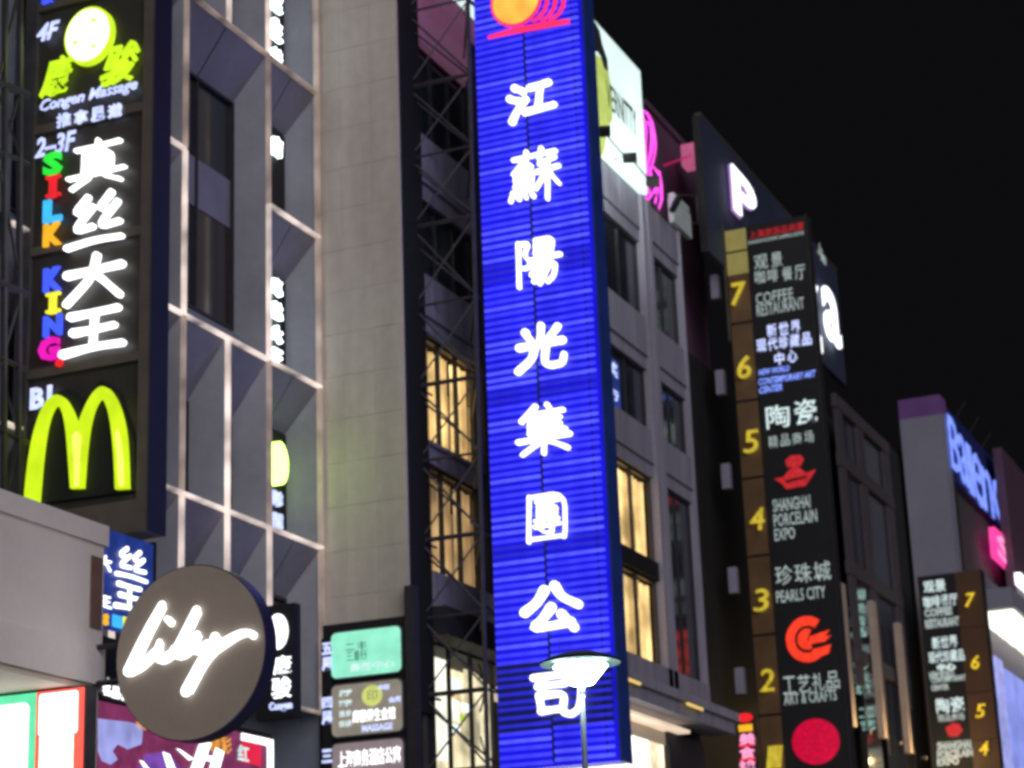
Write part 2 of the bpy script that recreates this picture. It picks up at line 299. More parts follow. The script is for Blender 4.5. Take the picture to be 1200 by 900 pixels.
# ================================================================== LEFT BUILDING: copper-trimmed grid of deep window reveals
YL = 24.32
XV = {n: onY(x, 370, YL).x for n, x in (('a', 213), ('b', 265), ('c', 313), ('d', 373))}
H = [onY(313, y, YL).z for y in (66, 240, 422, 618)]
hs = (H[0]-H[3])/3
H = [H[0]+hs*2, H[0]+hs] + H + [H[3]-hs]
XA, XB, XC, XD = XV['a'], XV['b'], XV['c'], XV['d']
mod = XD-XA
lb = thing('office_building', 'tall grey office building with copper trimmed grid of deep window recesses', 'building', (XA, YL, 0))
def L(x, y, z): return (x-XA, y-YL, z)
def quadpart(name, m, pts, root=lb):
    return MB().quad(*[L(*q) for q in pts]).build(name, m, root)
box(lb, 'wall', 'clad', XA-XA-14, XD-XA-.002, 1.35, 9, 0, H[0]+.5)
def cell(x0, x1, z0, z1, ir=.4, it=1.2, ib=.0, il=.25, D=.75, split=True):
    f = [(x0, YL, z0), (x1, YL, z0), (x1, YL, z1), (x0, YL, z1)]
    b = [(x0+il, YL+D, z0+ib), (x1-ir, YL+D, z0+ib), (x1-ir, YL+D, z1-it), (x0+il, YL+D, z1-it)]
    # the reveal is made of four sheets
    nm = 2 if (x1-x0) > 2.4 else 1
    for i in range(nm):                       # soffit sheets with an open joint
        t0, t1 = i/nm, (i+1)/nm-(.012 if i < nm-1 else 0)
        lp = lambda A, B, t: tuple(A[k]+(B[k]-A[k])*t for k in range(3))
        quadpart('soffit', 'cladlitpurple', [lp(f[3], f[2], t0), lp(f[3], f[2], t1), lp(b[3], b[2], t1), lp(b[3], b[2], t0)])
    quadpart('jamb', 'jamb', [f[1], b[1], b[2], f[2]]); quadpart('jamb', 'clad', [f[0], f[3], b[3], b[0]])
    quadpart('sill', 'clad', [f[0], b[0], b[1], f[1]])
    wx0, wx1, wz0, wz1 = b[0][0], b[1][0], b[0][2], b[2][2]
    fr = MB(); t = .07
    for q in ((wx0, wx1, wz0, wz0+t), (wx0, wx1, wz1-t, wz1), (wx0, wx0+t, wz0+t, wz1-t), (wx1-t, wx1, wz0+t, wz1-t)):
        fr.box(q[0]-XA, q[1]-XA, D-.06+.0, D+.1, q[2], q[3])
    mid = (wx0+wx1)/2
    if wx1-wx0 > 1: fr.box(mid-XA-.03, mid-XA+.03, D-.04, D+.1, wz0+t, wz1-t)
    wf = fr.build('window', 'steel', lb)
    if wz1-wz0 > 5:                           # floor band across the tall window
        zb = wz0+(wz1-wz0)*.44
        MB().box(wx0-XA+t, wx1-XA-t, D+.02, D+.2, zb, zb+1.25).build('spandrel', 'cladlitpurple', lb)
        rng = [(wz0+t, zb), (zb+1.25, wz1-t)]
    else: rng = [(wz0+t, wz1-t)]
    for za, zb in rng:
        for xa, xb in ((wx0+t, mid-.03), (mid+.03, wx1-t)) if wx1-wx0 > 1 else ((wx0+t, wx1-t),):
            MB().box(xa-XA, xb-XA, D+.05, D+.08, za, zb).build('pane', random.choice(('glass', 'glass2')), wf)
wid = {'A': (XA, XB), 'B': (XB, XC), 'C': (XC, XD)}
def module(dx, tall_ab, k):
    e = .05
    x0, x1 = wid['C'][0]+dx+e, wid['C'][1]+dx-e
    for i in range(len(H)-1): cell(x0, x1, H[i+1]+e, H[i]-e)
    xa, xb, xc = XA+dx, XB+dx, XC+dx
    for i in range(len(H)-1):
        if i in (2,): cell(xa+e, xc-e, H[i+2]+e, H[i]-e, ir=.34, it=1.25, ib=.7, il=.05, D=.75)
        elif i in (3,): continue
        else:
            cell(xa+e, xb-e, H[i+1]+e, H[i]-e, ir=.42, it=1.5); cell(xb+e, xc-e, H[i+1]+e, H[i]-e, ir=.42, it=1.5)
module(0, True, 0); module(-mod, True, 1)
# trims: verticals full height, horizontals cell by cell
r = .034
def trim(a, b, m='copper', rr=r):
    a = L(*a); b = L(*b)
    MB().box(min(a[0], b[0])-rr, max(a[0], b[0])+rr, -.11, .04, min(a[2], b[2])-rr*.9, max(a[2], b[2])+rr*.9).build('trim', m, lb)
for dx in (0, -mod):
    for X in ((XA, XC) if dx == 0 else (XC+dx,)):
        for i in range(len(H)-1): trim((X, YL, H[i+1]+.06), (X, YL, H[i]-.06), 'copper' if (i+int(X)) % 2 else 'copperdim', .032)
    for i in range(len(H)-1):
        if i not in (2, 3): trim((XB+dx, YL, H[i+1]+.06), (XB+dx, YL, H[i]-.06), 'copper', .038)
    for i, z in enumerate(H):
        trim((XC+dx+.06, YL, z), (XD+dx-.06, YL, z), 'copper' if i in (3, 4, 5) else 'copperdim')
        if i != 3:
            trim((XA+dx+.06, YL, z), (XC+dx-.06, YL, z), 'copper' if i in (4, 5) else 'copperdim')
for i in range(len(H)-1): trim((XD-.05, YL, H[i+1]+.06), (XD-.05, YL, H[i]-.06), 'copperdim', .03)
MB().box(XD-XA-.002-.09, XD-XA-.002, .05, 1.4, 0, H[0]+.5).build('corner_post', 'clad', lb)

# slim light boxes standing in the right-hand recesses
def recess_box(label, i, spec):
    z0, z1 = H[i+1]+.1, H[i]-1.35
    yy = EYE.z+0; mid = .5*(z0+z1); ypx = (66, 66, 200, 380, 570)[i]
    xa_ = onY(314, ypx, YL+.5).x; ww = onY(331, ypx, YL+.5).x-xa_
    F, o = frthing('light_box', label, 'light box', 'S', YL+.5, (xa_, YL+.5, z0), 'slim light boxes in the window recesses')
    box(o, 'case', 'black', -.3, ww+.04, .0, .16, 0, z1-z0)
    n = 0
    for kind, t0, t1, m in spec:
        za, zb = (z1-z0)*t0, (z1-z0)*t1
        if kind == 'disc': MB().prism(ell(ww*.3, (za+zb)/2, ww*.52, (zb-za)/2), -.24, -.004).build('emblem', m, o)
        else: put_text(o, kind, .03, ww*.72, za+(zb-za)*.08, zb-(zb-za)*.08, -.14, .13, m, bold=.03, name='character')
recess_box('slim light box with white characters in the topmost right recess', 1, [('养', .05, .3, 'boxwhite'), ('生', .36, .62, 'boxwhite'), ('堂', .68, .95, 'boxwhite')])
recess_box('slim light box with a single white mark in the second right recess', 2, [('店', .66, .9, 'boxwhite')])
recess_box('slim light box with four white characters in the third right recess', 3, [('王', .05, .24, 'boxwhite'), ('大', .29, .48, 'boxwhite'), ('丝', .53, .72, 'boxwhite'), ('真', .77, .96, 'boxwhite')])
recess_box('slim light box with lime green disc above white writing in the lowest recess', 4, [('disc', .46, .86, 'boxlime'), ('推拿', .26, .42, 'bluew'), ('足道', .05, .22, 'bluew')])

# ================================================================== TENANT SIGN at the left
XS = 32.8
b0 = onX(30, 595, XS)
F, o = frthing('tenant_sign', 'tall bronze framed tenant sign with stacked lit shop names beside copper trimmed building', 'sign', 'P', XS, (XS, b0.y, b0.z-1.0))
lx0 = F.px(30, 300)[0]; lx1 = F.px(177, 300)[0]; lz0 = F.px(175, 618)[1]-.05; lz1 = 17
box(o, 'cabinet', 'board', lx0+.12, lx1-.2, .06, .5, lz0+.3, lz1)
box(o, 'side_sheet', 'navyside', lx1, lx1+.02, .001, .62, lz0, lz1)
box(o, 'frame_rail', 'frame', lx1-.22, lx1-.002, -.05, .6, lz0, lz1); box(o, 'frame_rail', 'steel2', lx0-.16, lx0+.13, -.05, .6, lz0, lz1)
box(o, 'frame_rail', 'frame', lx0+.13, lx1-.222, -.05, .6, lz0, lz0+.62)
jz = [F.px(100, y)[1] for y in (140, 283, 428)]
for z in jz: box(o, 'divider', 'frame', lx0+.132, lx1-.222, -.03, .059, z-.09, z+.09)
box(o, 'divider', 'frame', lx0+.132, lx1-.222, -.03, .059, F.px(100, -4)[1]-.09, F.px(100, -4)[1]+.09)
box(o, 'edge_strip', 'frame', lx0+.14, lx0+.165, -.06, -.04, lz0+1, jz[0]+.1)
def lt(s, x0, x1, yt, yb, m, **k): return text(F, o, s, x0, x1, yt, yb, m, off=k.pop('off', .10), depth=k.pop('depth', .08), **k)
for s, x0, x1, yt, yb in (('真', 75, 148, 160, 220), ('丝', 74, 145, 224, 292), ('大', 70, 146, 296, 356), ('王', 69, 146, 358, 416)):
    brush(F, o, s, x0+3, x1-3, yt+4, yb-4, 'white', off=.12, depth=.1, lean=.04, wk=.98 if s != '真' else .84)
for s, yt, yb, m in (('S', 178, 204, 'green'), ('I', 206, 231, 'red'), ('L', 233, 259, 'cyan'), ('K', 261, 287, 'orange'), ('K', 313, 340, 'kblue'), ('I', 343, 367, 'yell'), ('N', 369, 393, 'kblue'), ('G', 395, 422, 'mag')):
    dxs = {'S': 0, 'I': 0, 'L': 0}.get(s, 0); k = 3 if s == 'G' else 0
    if s == 'I':
        q = lt(s, 57, 64, yt, yb, m, bold=.03, name='letter')
        for yy in (yt+1, yb-3):
            a = F.px(53, yy+2, .10); b = F.px(69, yy+2, .10); yf = yfront(F, .101)
            MB().box(a[0], b[0], yf, yf+.08, a[1]-.02, a[1]+.035).build('letter_serif', m, o)
    else: lt(s, 50-k*2, 71-k, yt, yb, m, bold=.05, name='letter')
lt('4F', 43, 69, 26, 46, 'bluew', bold=.02, off=.08, shear=.3, depth=.03); lt('2–3F', 41, 88, 157, 180, 'bluew', bold=.02, off=.08, depth=.03, shear=.2)
lt('B1', 35, 60, 453, 478, 'bluew', bold=.04, off=.08, depth=.03)
cz = F.px(103, 41, .1); rx = F.px(130, 41, .1)[0]-cz[0]; rzz = cz[1]-F.px(103, 73, .1)[1]
MB().prism(ell(cz[0], cz[1], rx*1.03, rzz*1.03, 40), -.10, .05).build('emblem_rim', 'lime', o)
e = MB().prism(ell(cz[0], cz[1], rx*.93, rzz*.93, 40), -.12, -.10).build('emblem', 'limew', o)
for a in (200, 300, 60): 
    q = (cz[0]+rx*.55*math.cos(math.radians(a)), cz[1]+rzz*.55*math.sin(math.radians(a))); MB().prism(ell(q[0], q[1], rx*.12, rzz*.06, 12), -.125, -.1205).build('emblem_mark', 'lime', e)
lt('康', 46, 85, 66, 110, 'lime', bold=.05, shear=.35, name='character'); lt('骏', 117, 162, 50, 96, 'lime', bold=.05, shear=.35, name='character')
lt('Congen Massage', 47, 160, 104, 121, 'bluew', bold=.012, shear=.3, depth=.03, off=.08)
for i, s in enumerate('推拿足道'): lt(s, 66+20*i, 82+20*i, 130-3.6*i+2, 148-3.6*i, 'bluew', bold=.05, name='character', depth=.04, off=.08)
lt('。', 64, 74, 420, 430, 'red', off=.08, depth=.03, bold=.08)
lt('骏', 48, 62, -8, 4, 'kblue', off=.08, depth=.03)
# the arched letter
A = [(112,690),(125,540),(150,380),(190,250),(230,190),(270,168),(310,190),(345,250),(370,318),(395,250),(430,180),(460,145),(488,130),(522,145),(560,205),(590,300),(606,420),(612,622),(550,626),(545,480),(532,330),(515,240),(487,182),(455,215),(428,300),(410,420),(395,620),(335,622),(325,480),(315,350),(300,260),(272,213),(240,255),(215,350),(198,480),(180,690)]
def smooth(P, keep=()):
    Q = []
    for i, p in enumerate(P):
        a, b = P[i-1], P[(i+1) % len(P)]
        if p in keep: Q.append(p)
        else: Q += [(p[0]*.75+a[0]*.25, p[1]*.75+a[1]*.25), (p[0]*.75+b[0]*.25, p[1]*.75+b[1]*.25)]
    return Q
kp = [(112,690),(370,318),(612,622),(550,626),(395,620),(335,622),(180,690)]
A = smooth(smooth(A, kp), kp)
ppoly(F, o, 'arched_letter', 'yellow', [(x/4.0917, 420+y/4.0917) for x, y in A], .16, .1)
A2 = [(355,612),(352,480),(345,370),(368,350),(390,370),(382,480),(378,612)]
ppoly(F, o, 'arched_letter_core', 'pale', [(x/4.0917, 420+y/4.0917) for x, y in A2], .165, .004)
A3 = [(568,612),(562,480),(552,350),(566,340),(580,400),(590,480),(595,612)]
ppoly(F, o, 'arched_letter_core', 'pale', [(x/4.0917, 420+y/4.0917) for x, y in A3], .165, .004)
# the arched letter's dark backing board
bp = [(30,592),(45,510),(62,462),(80,455),(100,470),(118,445),(140,462),(158,520),(160,575)]
ppoly(F, o, 'backing_board', 'black', bp, .03, .03)

# steel bracket behind the sign, along the facade
bk = thing('steel_bracket', 'dark lattice bracket holding the tenant sign off the trimmed facade', 'bracket', (31.9, 23.9, 8))
def B(x, y, Y=23.9): q = onY(x, y, Y); return (q.x-31.9, q.y-23.9, q.z-8)
for x in (6, 24): MB().bar(B(x, -40), B(x-3 if x > 10 else x-2, 640), .07).build('upright', 'steel', bk)
for y in (98, 178, 332, 420, 505): MB().bar(B(-8, y-4), B(33, y+14), .10 if y in (98, 332) else .06).build('crossbar', 'steel', bk)
for a, b in (((-2, 110), (26, 190)), ((26, 100), (0, 185)), ((0, 200), (22, 320)), ((24, 345), (0, 430)), ((2, 440), (22, 510)), ((24, -20), (0, 85)), ((22, 520), (2, 600))):
    MB().bar(B(*a), B(*b), .035).build('brace', 'steel', bk)

# ================================================================== LOW SHOP BUILDING at the bottom left
YS = 20.0
zt = onY(120, 640, YS).z; zb = onY(60, 789, YS).z; xe = onY(121, 700, YS).x
sh = thing('shop_building', 'low beige fascia building with lit canopy at the lower left', 'building', (xe, YS, 0))
box(sh, 'fascia', 'fasc', -14, 0, 0, 3.9, zb, zt); box(sh, 'coping', 'fasc', -14, .05, -.06, 3.9, zt+.003, zt+.35)
xa = onY(105, 700, YS).x-xe; xb = onY(118, 700, YS).x-xe
box(sh, 'fascia_panel', 'brown', xa, xb, -.03, -.003, zb+.9, zt-.22)
box(sh, 'lower_trim', 'fasc', -14, .02, -.05, -.004, zb-.02, zb+.62)
box(sh, 'canopy_soffit', 'soffit', -14, -.02, .02, 3.9, zb-.12, zb-.022)
box(sh, 'wall', 'fasc', -14, -.01, 4.2, 8, 0, zb-.12)
box(sh, 'corner_column', 'fasc', -.42, -.02, .05, .6, 0, zb-.122)
XW = 28.6
F, o = frthing('shop_light_box', 'bright white light box with green and red borders under the canopy at the lower left', 'light box', 'P', XW, (XW, onX(100, 860, XW).y, onX(50, 960, XW).z))
xl = F.px(-40, 860)[0]; xr = F.px(98, 860)[0]; xm = F.px(43, 860)[0]; zt2 = F.px(50, 811)[1]
box(o, 'case', 'steel2', xl, xr+.03, .0, .3, 0, zt2+.04)
box(o, 'green_border_panel', emi('green_border', (.12,.75,.38), 1.1), xl, xm-.02, -.03, -.002, 0, zt2); box(o, 'red_border_panel', emi('red_border', (1.0,.10,.07), 1.4), xm+.0, xr, -.03, -.002, 0, zt2)
MB().prism(rrect(xl+.05, xm-.14, zt2-1.35, zt2-.15, .1), -.045, -.0305).build('white_panel', 'white', o)
box(o, 'white_panel', 'white', xl, xm-.03, -.045, -.0305, 0, zt2-1.52)
MB().prism(rrect(xm+.06, xr-.1, zt2-.72, zt2-.04, .05), -.045, -.0305).build('white_panel', 'white', o)
box(o, 'cream_panel', emi('cream_light', (1.0,.92,.72), 2.2), xm+.09, xr-.17, -.045, -.0305, 0, zt2-.735)

# round script sign
XR = 29.0
c = onX(228, 765, XR)
F, o = frthing('round_sign', 'big round taupe sign with white handwritten name on a navy rim', 'sign', 'P', XR, (XR, c.y, c.z-1.3))
rr = F.px(318-9, 765)[0]-F.px(136, 765)[0]; rr /= 2
cx, czz = F.px(222, 764)
pts = ell(cx, czz, rr, rr*1.02, 64)
MB().prism(pts, -.0, .02).build('face', 'disc', o)
MB().prism(ell(cx, czz, rr*1.012, rr*1.035, 64), .021, .36).build('rim', 'discside', o)
MB().bar((cx-rr*.9, .2, czz+.3), (cx-rr-1.0, .2, czz+.3), .05).build('bracket_arm', 'steel', o); MB().bar((cx-rr*.9, .2, czz-.3), (cx-rr-1.0, .2, czz-.3), .05).build('bracket_arm', 'steel', o)
def Z4(x, y): return (100+x/4.615, 620+y/4.615)
def stroke(pts, wds, k, nm='letter'):
    P = [Vector(F.px(*Z4(*p), .07)) for p in pts]; n = len(P); lft = []; rgt = []
    sc = (F.px(101, 700, .07)[0]-F.px(100, 700, .07)[0])/4.615
    # smooth
    for _ in range(2):
        Q = [P[0]]; Wn = [wds[0]]
        for i in range(len(P)-1):
            Q += [P[i]*.75+P[i+1]*.25, P[i]*.25+P[i+1]*.75]; Wn += [wds[i]*.75+wds[i+1]*.25, wds[i]*.25+wds[i+1]*.75]
        Q.append(P[-1]); Wn.append(wds[-1]); P, wds = Q, Wn
    for i, p in enumerate(P):
        d = (P[min(i+1, len(P)-1)]-P[max(i-1, 0)]).normalized(); nn = Vector((-d.y, d.x))*wds[i]*.41*sc
        lft.append(p+nn); rgt.append(p-nn)
    mb = MB(); y0 = -.07-.0015*k; y1 = .0-.0005
    for i in range(len(P)-1):
        a, b, c_, d_ = lft[i], lft[i+1], rgt[i+1], rgt[i]
        vs = [(q.x, y0, q.y) for q in (a, b, c_, d_)]+[(q.x, y1, q.y) for q in (a, b, c_, d_)]
        mb.add(vs, [(0,1,2,3),(0,4,5,1),(3,2,6,7)]+([(0,3,7,4)] if i == 0 else [])+([(1,5,6,2)] if i == len(P)-2 else []))
    for q, r_ in ((P[0], wds[0]), (P[-1], wds[-1])): mb.prism(ell(q.x, q.y, r_*.41*sc, r_*.41*sc, 12), y0-.0007, y0+.02)
    return mb.build(nm, 'white', o)
stroke([(412,412),(320,580),(232,765)], [50,62,66], 0)
stroke([(232,765),(300,740),(400,640)], [66,56,44], 1)
stroke([(440,485),(466,512)], [34,34], 2, 'letter_dot')
stroke([(400,610),(380,680),(410,712),(470,670)], [34,44,52,50], 3)
stroke([(600,440),(540,560),(490,660)], [52,56,58], 4); stroke([(480,650),(500,690),(560,660),(590,600)], [50,48,46,44], 5)
stroke([(605,570),(580,640),(610,665),(660,620)], [40,46,46,46], 6)
stroke([(700,585),(700,640),(640,700),(590,790),(545,875)], [56,62,66,64,66], 7)
stroke([(640,690),(740,620),(820,570),(880,555),(912,580)], [50,52,44,36,36], 8)

# small blue banner, facing the street, between the low building and the round sign
YB = 21.6
q = onY(150, 740, YB)
F, o = frthing('banner_sign', 'narrow navy lit banner with two big white characters behind the round sign', 'sign', 'S', YB, (onY(118, 690, YB).x, YB, q.z-.2))
a = F.px(116, 690); b = F.px(179, 690); t = F.px(150, 628)[1]; u = F.px(150, 742)[1]
box(o, 'sheet', 'banner', a[0], b[0], 0, .12, u, t); box(o, 'edge', 'black', b[0]+.002, b[0]+.08, -.02, .14, u, t+.05)
brush(F, o, '丝', 137, 173, 644, 680, 'white'); brush(F, o, '王', 136, 169, 685, 716, 'white')
brush(F, o, '大', 117, 131, 652, 668, 'white'); brush(F, o, '王', 117, 131, 698, 712, 'white')
for s, x0, x1, m in (('S', 122, 128, 'orange'), ('I', 133, 144, 'cyan'), ('L', 145, 155, 'yell'), ('K', 156, 161, 'kblue')):
    text(F, o, s, x0, x1, 719+(x0-122)*.2, 733+(x0-122)*.2, m, bold=.06, name='letter')
bwall = thing('recessed_wall', 'dark recessed wall behind the round sign between two buildings', 'wall', (30, 22.6, 0))
box(bwall, 'lower_wall', 'darkstone', .0, 8.4, 0, 1.5, 0, 7.6); 

# LED screen below the round sign
YE = 20.4
F, o = frthing('led_screen', 'colourful purple and amber LED screen in a white lit frame below the round sign', 'screen', 'S', YE, (onY(113, 860, YE).x, YE, onY(220, 980, YE).z))
a = F.px(112, 860)[0]; b = F.px(318, 870)[0]; t = F.px(220, 838)[1]
box(o, 'cabinet', 'black', a, b, .0, .3, 0, t)
box(o, 'screen', 'maroon', a+.05, b-.25, -.03, -.002, 0, t-.1)
box(o, 'frame_light', 'white', b-.17, b-.02, -.06, -.003, 0, t-.26); box(o, 'frame_light', 'white', F.px(281, 850)[0], b-.02, -.06, -.003, t-.25, t-.12)
ppoly(F, o, 'blue_picture', 'lilac', [(115,842),(150,846),(168,850),(166,872),(150,878),(138,872),(132,880),(138,890),(130,896),(120,892),(115,880)], .04, .008)
ppoly(F, o, 'violet_picture', 'violet', [(170,884),(196,880),(215,905),(160,905)], .04, .008)
text(F, o, '新品上市', 160, 240, 845, 862, 'ambscr', bold=.05, off=.045, depth=.01); text(F, o, '精彩', 246, 272, 862, 882, 'ambscr', bold=.05, off=.045, depth=.01)
for kk, pp in enumerate(([(191,881),(199,884),(208,906),(199,908)], [(164,891),(168,892),(184,912),(178,914)], [(207,877),(211,878),(227,889),(222,891)], [(236,866),(248,871),(232,915),(219,915)], [(253,876),(263,881),(253,918),(241,918)], [(240,884),(256,888),(254,894),(238,890)])): ppoly(F, o, 'white_stroke', 'white', pp, .05+.002*kk, .01)
ppoly(F, o, 'red_picture', 'redscr', [(284,859),(306,864),(306,898),(284,893)], .04, .008); text(F, o, '红', 279, 292, 873, 892, 'white1', bold=.03, off=.06, depth=.01)
F, o = frthing('header_sign', 'small dark header board with a row of tiny white characters above the screen', 'sign', 'S', YE, (onY(118, 812, YE).x, YE, t+F.o.z+.02))
a = F.px(114, 812)[0]; b = F.px(190, 830)[0]
box(o, 'board', 'steel', a, b, .0, .2, .0, 1.0)
for i in range(4): text(F, o, '名品折扣'[i], 121+11*i, 130+11*i, 801+3.4*i, 815+3.4*i, 'white', bold=.09, off=.03, depth=.02, name='character')
text(F, o, '上海', 122, 145, 795, 802, 'greyw', bold=.02, off=.03, depth=.02)

# narrow box sign seen right of the round sign
XK = 40.0
F, o = frthing('emblem_sign', 'narrow black sign with white round emblem and characters right of the round sign', 'sign', 'P', XK, (XK, onX(345, 780, XK).y, onX(330, 842, XK).z))
a = F.px(300, 780)[0]; b = F.px(346, 780)[0]; t = F.px(330, 708)[1]; u = F.px(330, 842)[1]
box(o, 'cabinet', 'black', a, b, .0, .25, u, t)
c = F.px(325, 740, .03); rx = F.px(337, 740, .03)[0]-c[0]; MB().prism(ell(c[0], c[1], rx, c[1]-F.px(325, 761, .03)[1]), -.03, -.001).build('emblem', 'white', o)
text(F, o, '康', 320, 341, 768, 790, 'white', bold=.07, off=.03, name='character'); text(F, o, '骏', 318, 341, 793, 818, 'white', bold=.07, off=.03, name='character')
text(F, o, 'Congen', 315, 342, 822, 834, 'bluew', bold=.04, off=.03)

# ================================================================== CENTRE BUILDING
XW0 = onY(472, 400, 22).x; YC = 22.0; XE = onY(802, 400, YC).x
ZT = onY(757, 237, YC).z
cb = thing('corner_building', 'grey stone corner building with stacked windows, spandrels and projecting ledge', 'building', (XW0, YC, 0))
def K(x): return x-XW0
def Zy(y): return onY(735, y, YC).z
def Xx(x, y=400): return onY(x, y, YC).x-XW0
rows = [(Zy(270), Zy(355), 'dark'), (Zy(415), Zy(485), 'dark'), (Zy(540), Zy(640), 'lit'), (Zy(661), Zy(765), 'dimlit'), (Zy(842), Zy(960), 'shop')]
# concrete side wall, slab by slab
box(cb, 'wall_core', 'darkstone', .12, 1.6, .12, 2.6, 0, ZT+6)
yA, yB = .0, YL-YC+.0
ys = [0, .78, 1.66, yB]; zs = [6.5+1.12*i for i in range(27)]
for i in range(3):
    for j in range(len(zs)-1):
        z0, z1 = zs[j], zs[j+1]
        if z1 < 9.6: continue
        d = random.uniform(-.004, .004)
        mb = MB().box(0+d, .11, ys[i]+.003, ys[i+1]-.003, z0+.0035, z1-.0035); mb.build('concrete_slab', 'concrete', cb)
box(cb, 'lower_wall', 'darkstone', .0, .11, 0, yB, 0, 9.9)
# core behind the facade
LX = XE-XW0
box(cb, 'roof_slab', 'stone', 1.7, LX-.02, .3, 12, ZT-.6, ZT-.02)
box(cb, 'rear_wall', 'darkstone', 1.7, LX-.02, 5, 12, 0, ZT-.7)
box(cb, 'end_wall', 'darkstone', LX-.3, LX-.02, .3, 5, 0, ZT-.6)
for z in [r_[0]+.35 for r_ in rows[1:]]: box(cb, 'floor_slab', 'darkstone', 1.7, LX-.35, .32, 4.98, z, z+.25)
# black duct strip beside the slabs
box(cb, 'duct', 'black', .13, 1.25, -.05, .11, 9.2, ZT+6)
# bays along the facade: (x0, x1)
pil = [(Xx(503), Xx(503)+.0), ]
bays = [(1.32, 5.6), (6.2, 10.4), (11.0, 15.2), (15.2, 18.0), (19.0, LX-.5)]
bays = [(1.32, 4.6), (4.9, 8.6), (8.9, 12.6), (13.0, Xx(757)), (Xx(768), LX-.16)]
pr = [(1.32-.08, 1.32)]
zbot = Zy(812)
prev = None
xs_p = []
for i in range(len(bays)-1): xs_p.append((bays[i][1], bays[i+1][0]))
xs_p.append((bays[-1][1], LX))
for i, (x0, x1) in enumerate(xs_p):
    w2 = x1-x0
    if i == 3:
        m_ = (x0+x1)/2
        box(cb, 'pilaster', 'stone2', x0+.02, m_-.07, -.12, .3, zbot, ZT-.0); box(cb, 'pilaster', 'stone2', m_+.07, x1-.02, -.12, .3, zbot, ZT-.0); box(cb, 'pilaster_groove', 'darkstone', m_-.068, m_+.068, .02, .3, rows[3][1]+.01, ZT)
    else: box(cb, 'pilaster', 'stone2' if i == 4 else 'darkstone' if i < 1 else 'stone', x0+.02, x1-.02, -.1, .3, zbot, ZT)
def spandrel(x0, x1, z0, z1, m='stone'):
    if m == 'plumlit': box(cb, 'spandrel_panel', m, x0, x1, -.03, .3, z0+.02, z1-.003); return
    n = 3 if x1-x0 > 3.2 else 2
    for i in range(n):
        a = x0+(x1-x0)*i/n; b = x0+(x1-x0)*(i+1)/n
        box(cb, 'spandrel_panel', m, a+.008, b-.008, -.02+random.uniform(-.006, .006), .3, z0+.46, z1-.015)
    box(cb, 'spandrel_band', m, x0, x1, .03, .3, z0, z0+.44)
    box(cb, 'spandrel_rail', 'stone2', x0+.003, x1-.003, -.06, .02, z0+.44, z0+.455)
for bi, (x0, x1) in enumerate(bays):
    for ri, (zt_, zb_, kind) in enumerate(rows):
        ztop_next = rows[ri-1][1] if ri else ZT
        if ri == 4: continue
        if bi == 4 and ri == 2: zb_ = rows[3][1]; kind = 'dark'
        if bi == 4 and ri == 3: continue
        tall = bi == 4 and ri == 2
        # wall panel above this window
        if not (ri == 3 and bi == 3): 
            spandrel(x0, x1, zt_, ztop_next, 'plumlit' if bi < 3 and ri == 0 else 'stone')
        else: box(cb, 'transom', 'black', x0, x1, -.0, .3, zt_, ztop_next)
        fr = MB(); t = .09
        for q in ((x0, x1, zb_, zb_+t), (x0, x1, zt_-t, zt_), (x0, x0+t, zb_+t, zt_-t), (x1-t, x1, zb_+t, zt_-t)): fr.box(q[0]+.001, q[1]-.001, .14, .28, q[2]+.001, q[3]-.001)
        nm = 3 if x1-x0 > 3.2 else 2
        for k in range(1, nm): fr.box(x0+(x1-x0)*k/nm-.04, x0+(x1-x0)*k/nm+.04, .15, .27, zb_+t, zt_-t)
        wn = fr.build('window', 'steel', cb)
        for k in range(nm):
            a = x0+(x1-x0)*k/nm+.045; b = x0+(x1-x0)*(k+1)/nm-.045
            box(wn, 'pane', 'glass' if kind == 'dark' else 'clear', a, b, .20, .215, zb_+t, zt_-t)
        if kind != 'dark':
            m = 'curtain' if kind == 'lit' else ('curtaindim' if bi < 2 else 'curtain')
            for k in range(nm):                # hanging cloth with folds
                a = x0+(x1-x0)*k/nm+(.05 if (k+bi) % 2 else .28); b = x0+(x1-x0)*(k+1)/nm-.06
                N = 26; vs = []; fs = []
                for i in range(N+1):
                    x = a+(b-a)*i/N; y = .45+.06*math.sin(i*.8+k)+.03*math.sin(i*.4)
                    vs += [(x, y, zb_+.1), (x+.03*math.sin(i), y, zt_-.12)]
                fs = [(2*i, 2*i+2, 2*i+3, 2*i+1) for i in range(N)]
                MB().add(vs, fs).build('curtain', m, cb)
            box(cb, 'room_wall', emi('room_wall', (.9,.6,.35), .16, .5, 1), x0, x1, 1.9, 2.0, zb_, zt_)
# dark soffit between shop floor and row above, then the projecting ledge
zl0, zl1 = onY(735, 812, YC-.8).z, onY(735, 784, YC-.8).z
box(cb, 'ledge_band', 'stone', 1.25, LX+.0, -.12, .28, zl1+.003, rows[3][1]-.003)
box(cb, 'ledge', 'stone2', 8.2, LX+.9, -.8, .3, zl0+.42, zl1); box(cb, 'ledge_lip', 'stone', 8.2, LX+.75, -.66, .3, zl0, zl0+.417)
box(cb, 'ledge', 'darkstone', 1.25, 8.19, -.4, .3, zl0, zl1)
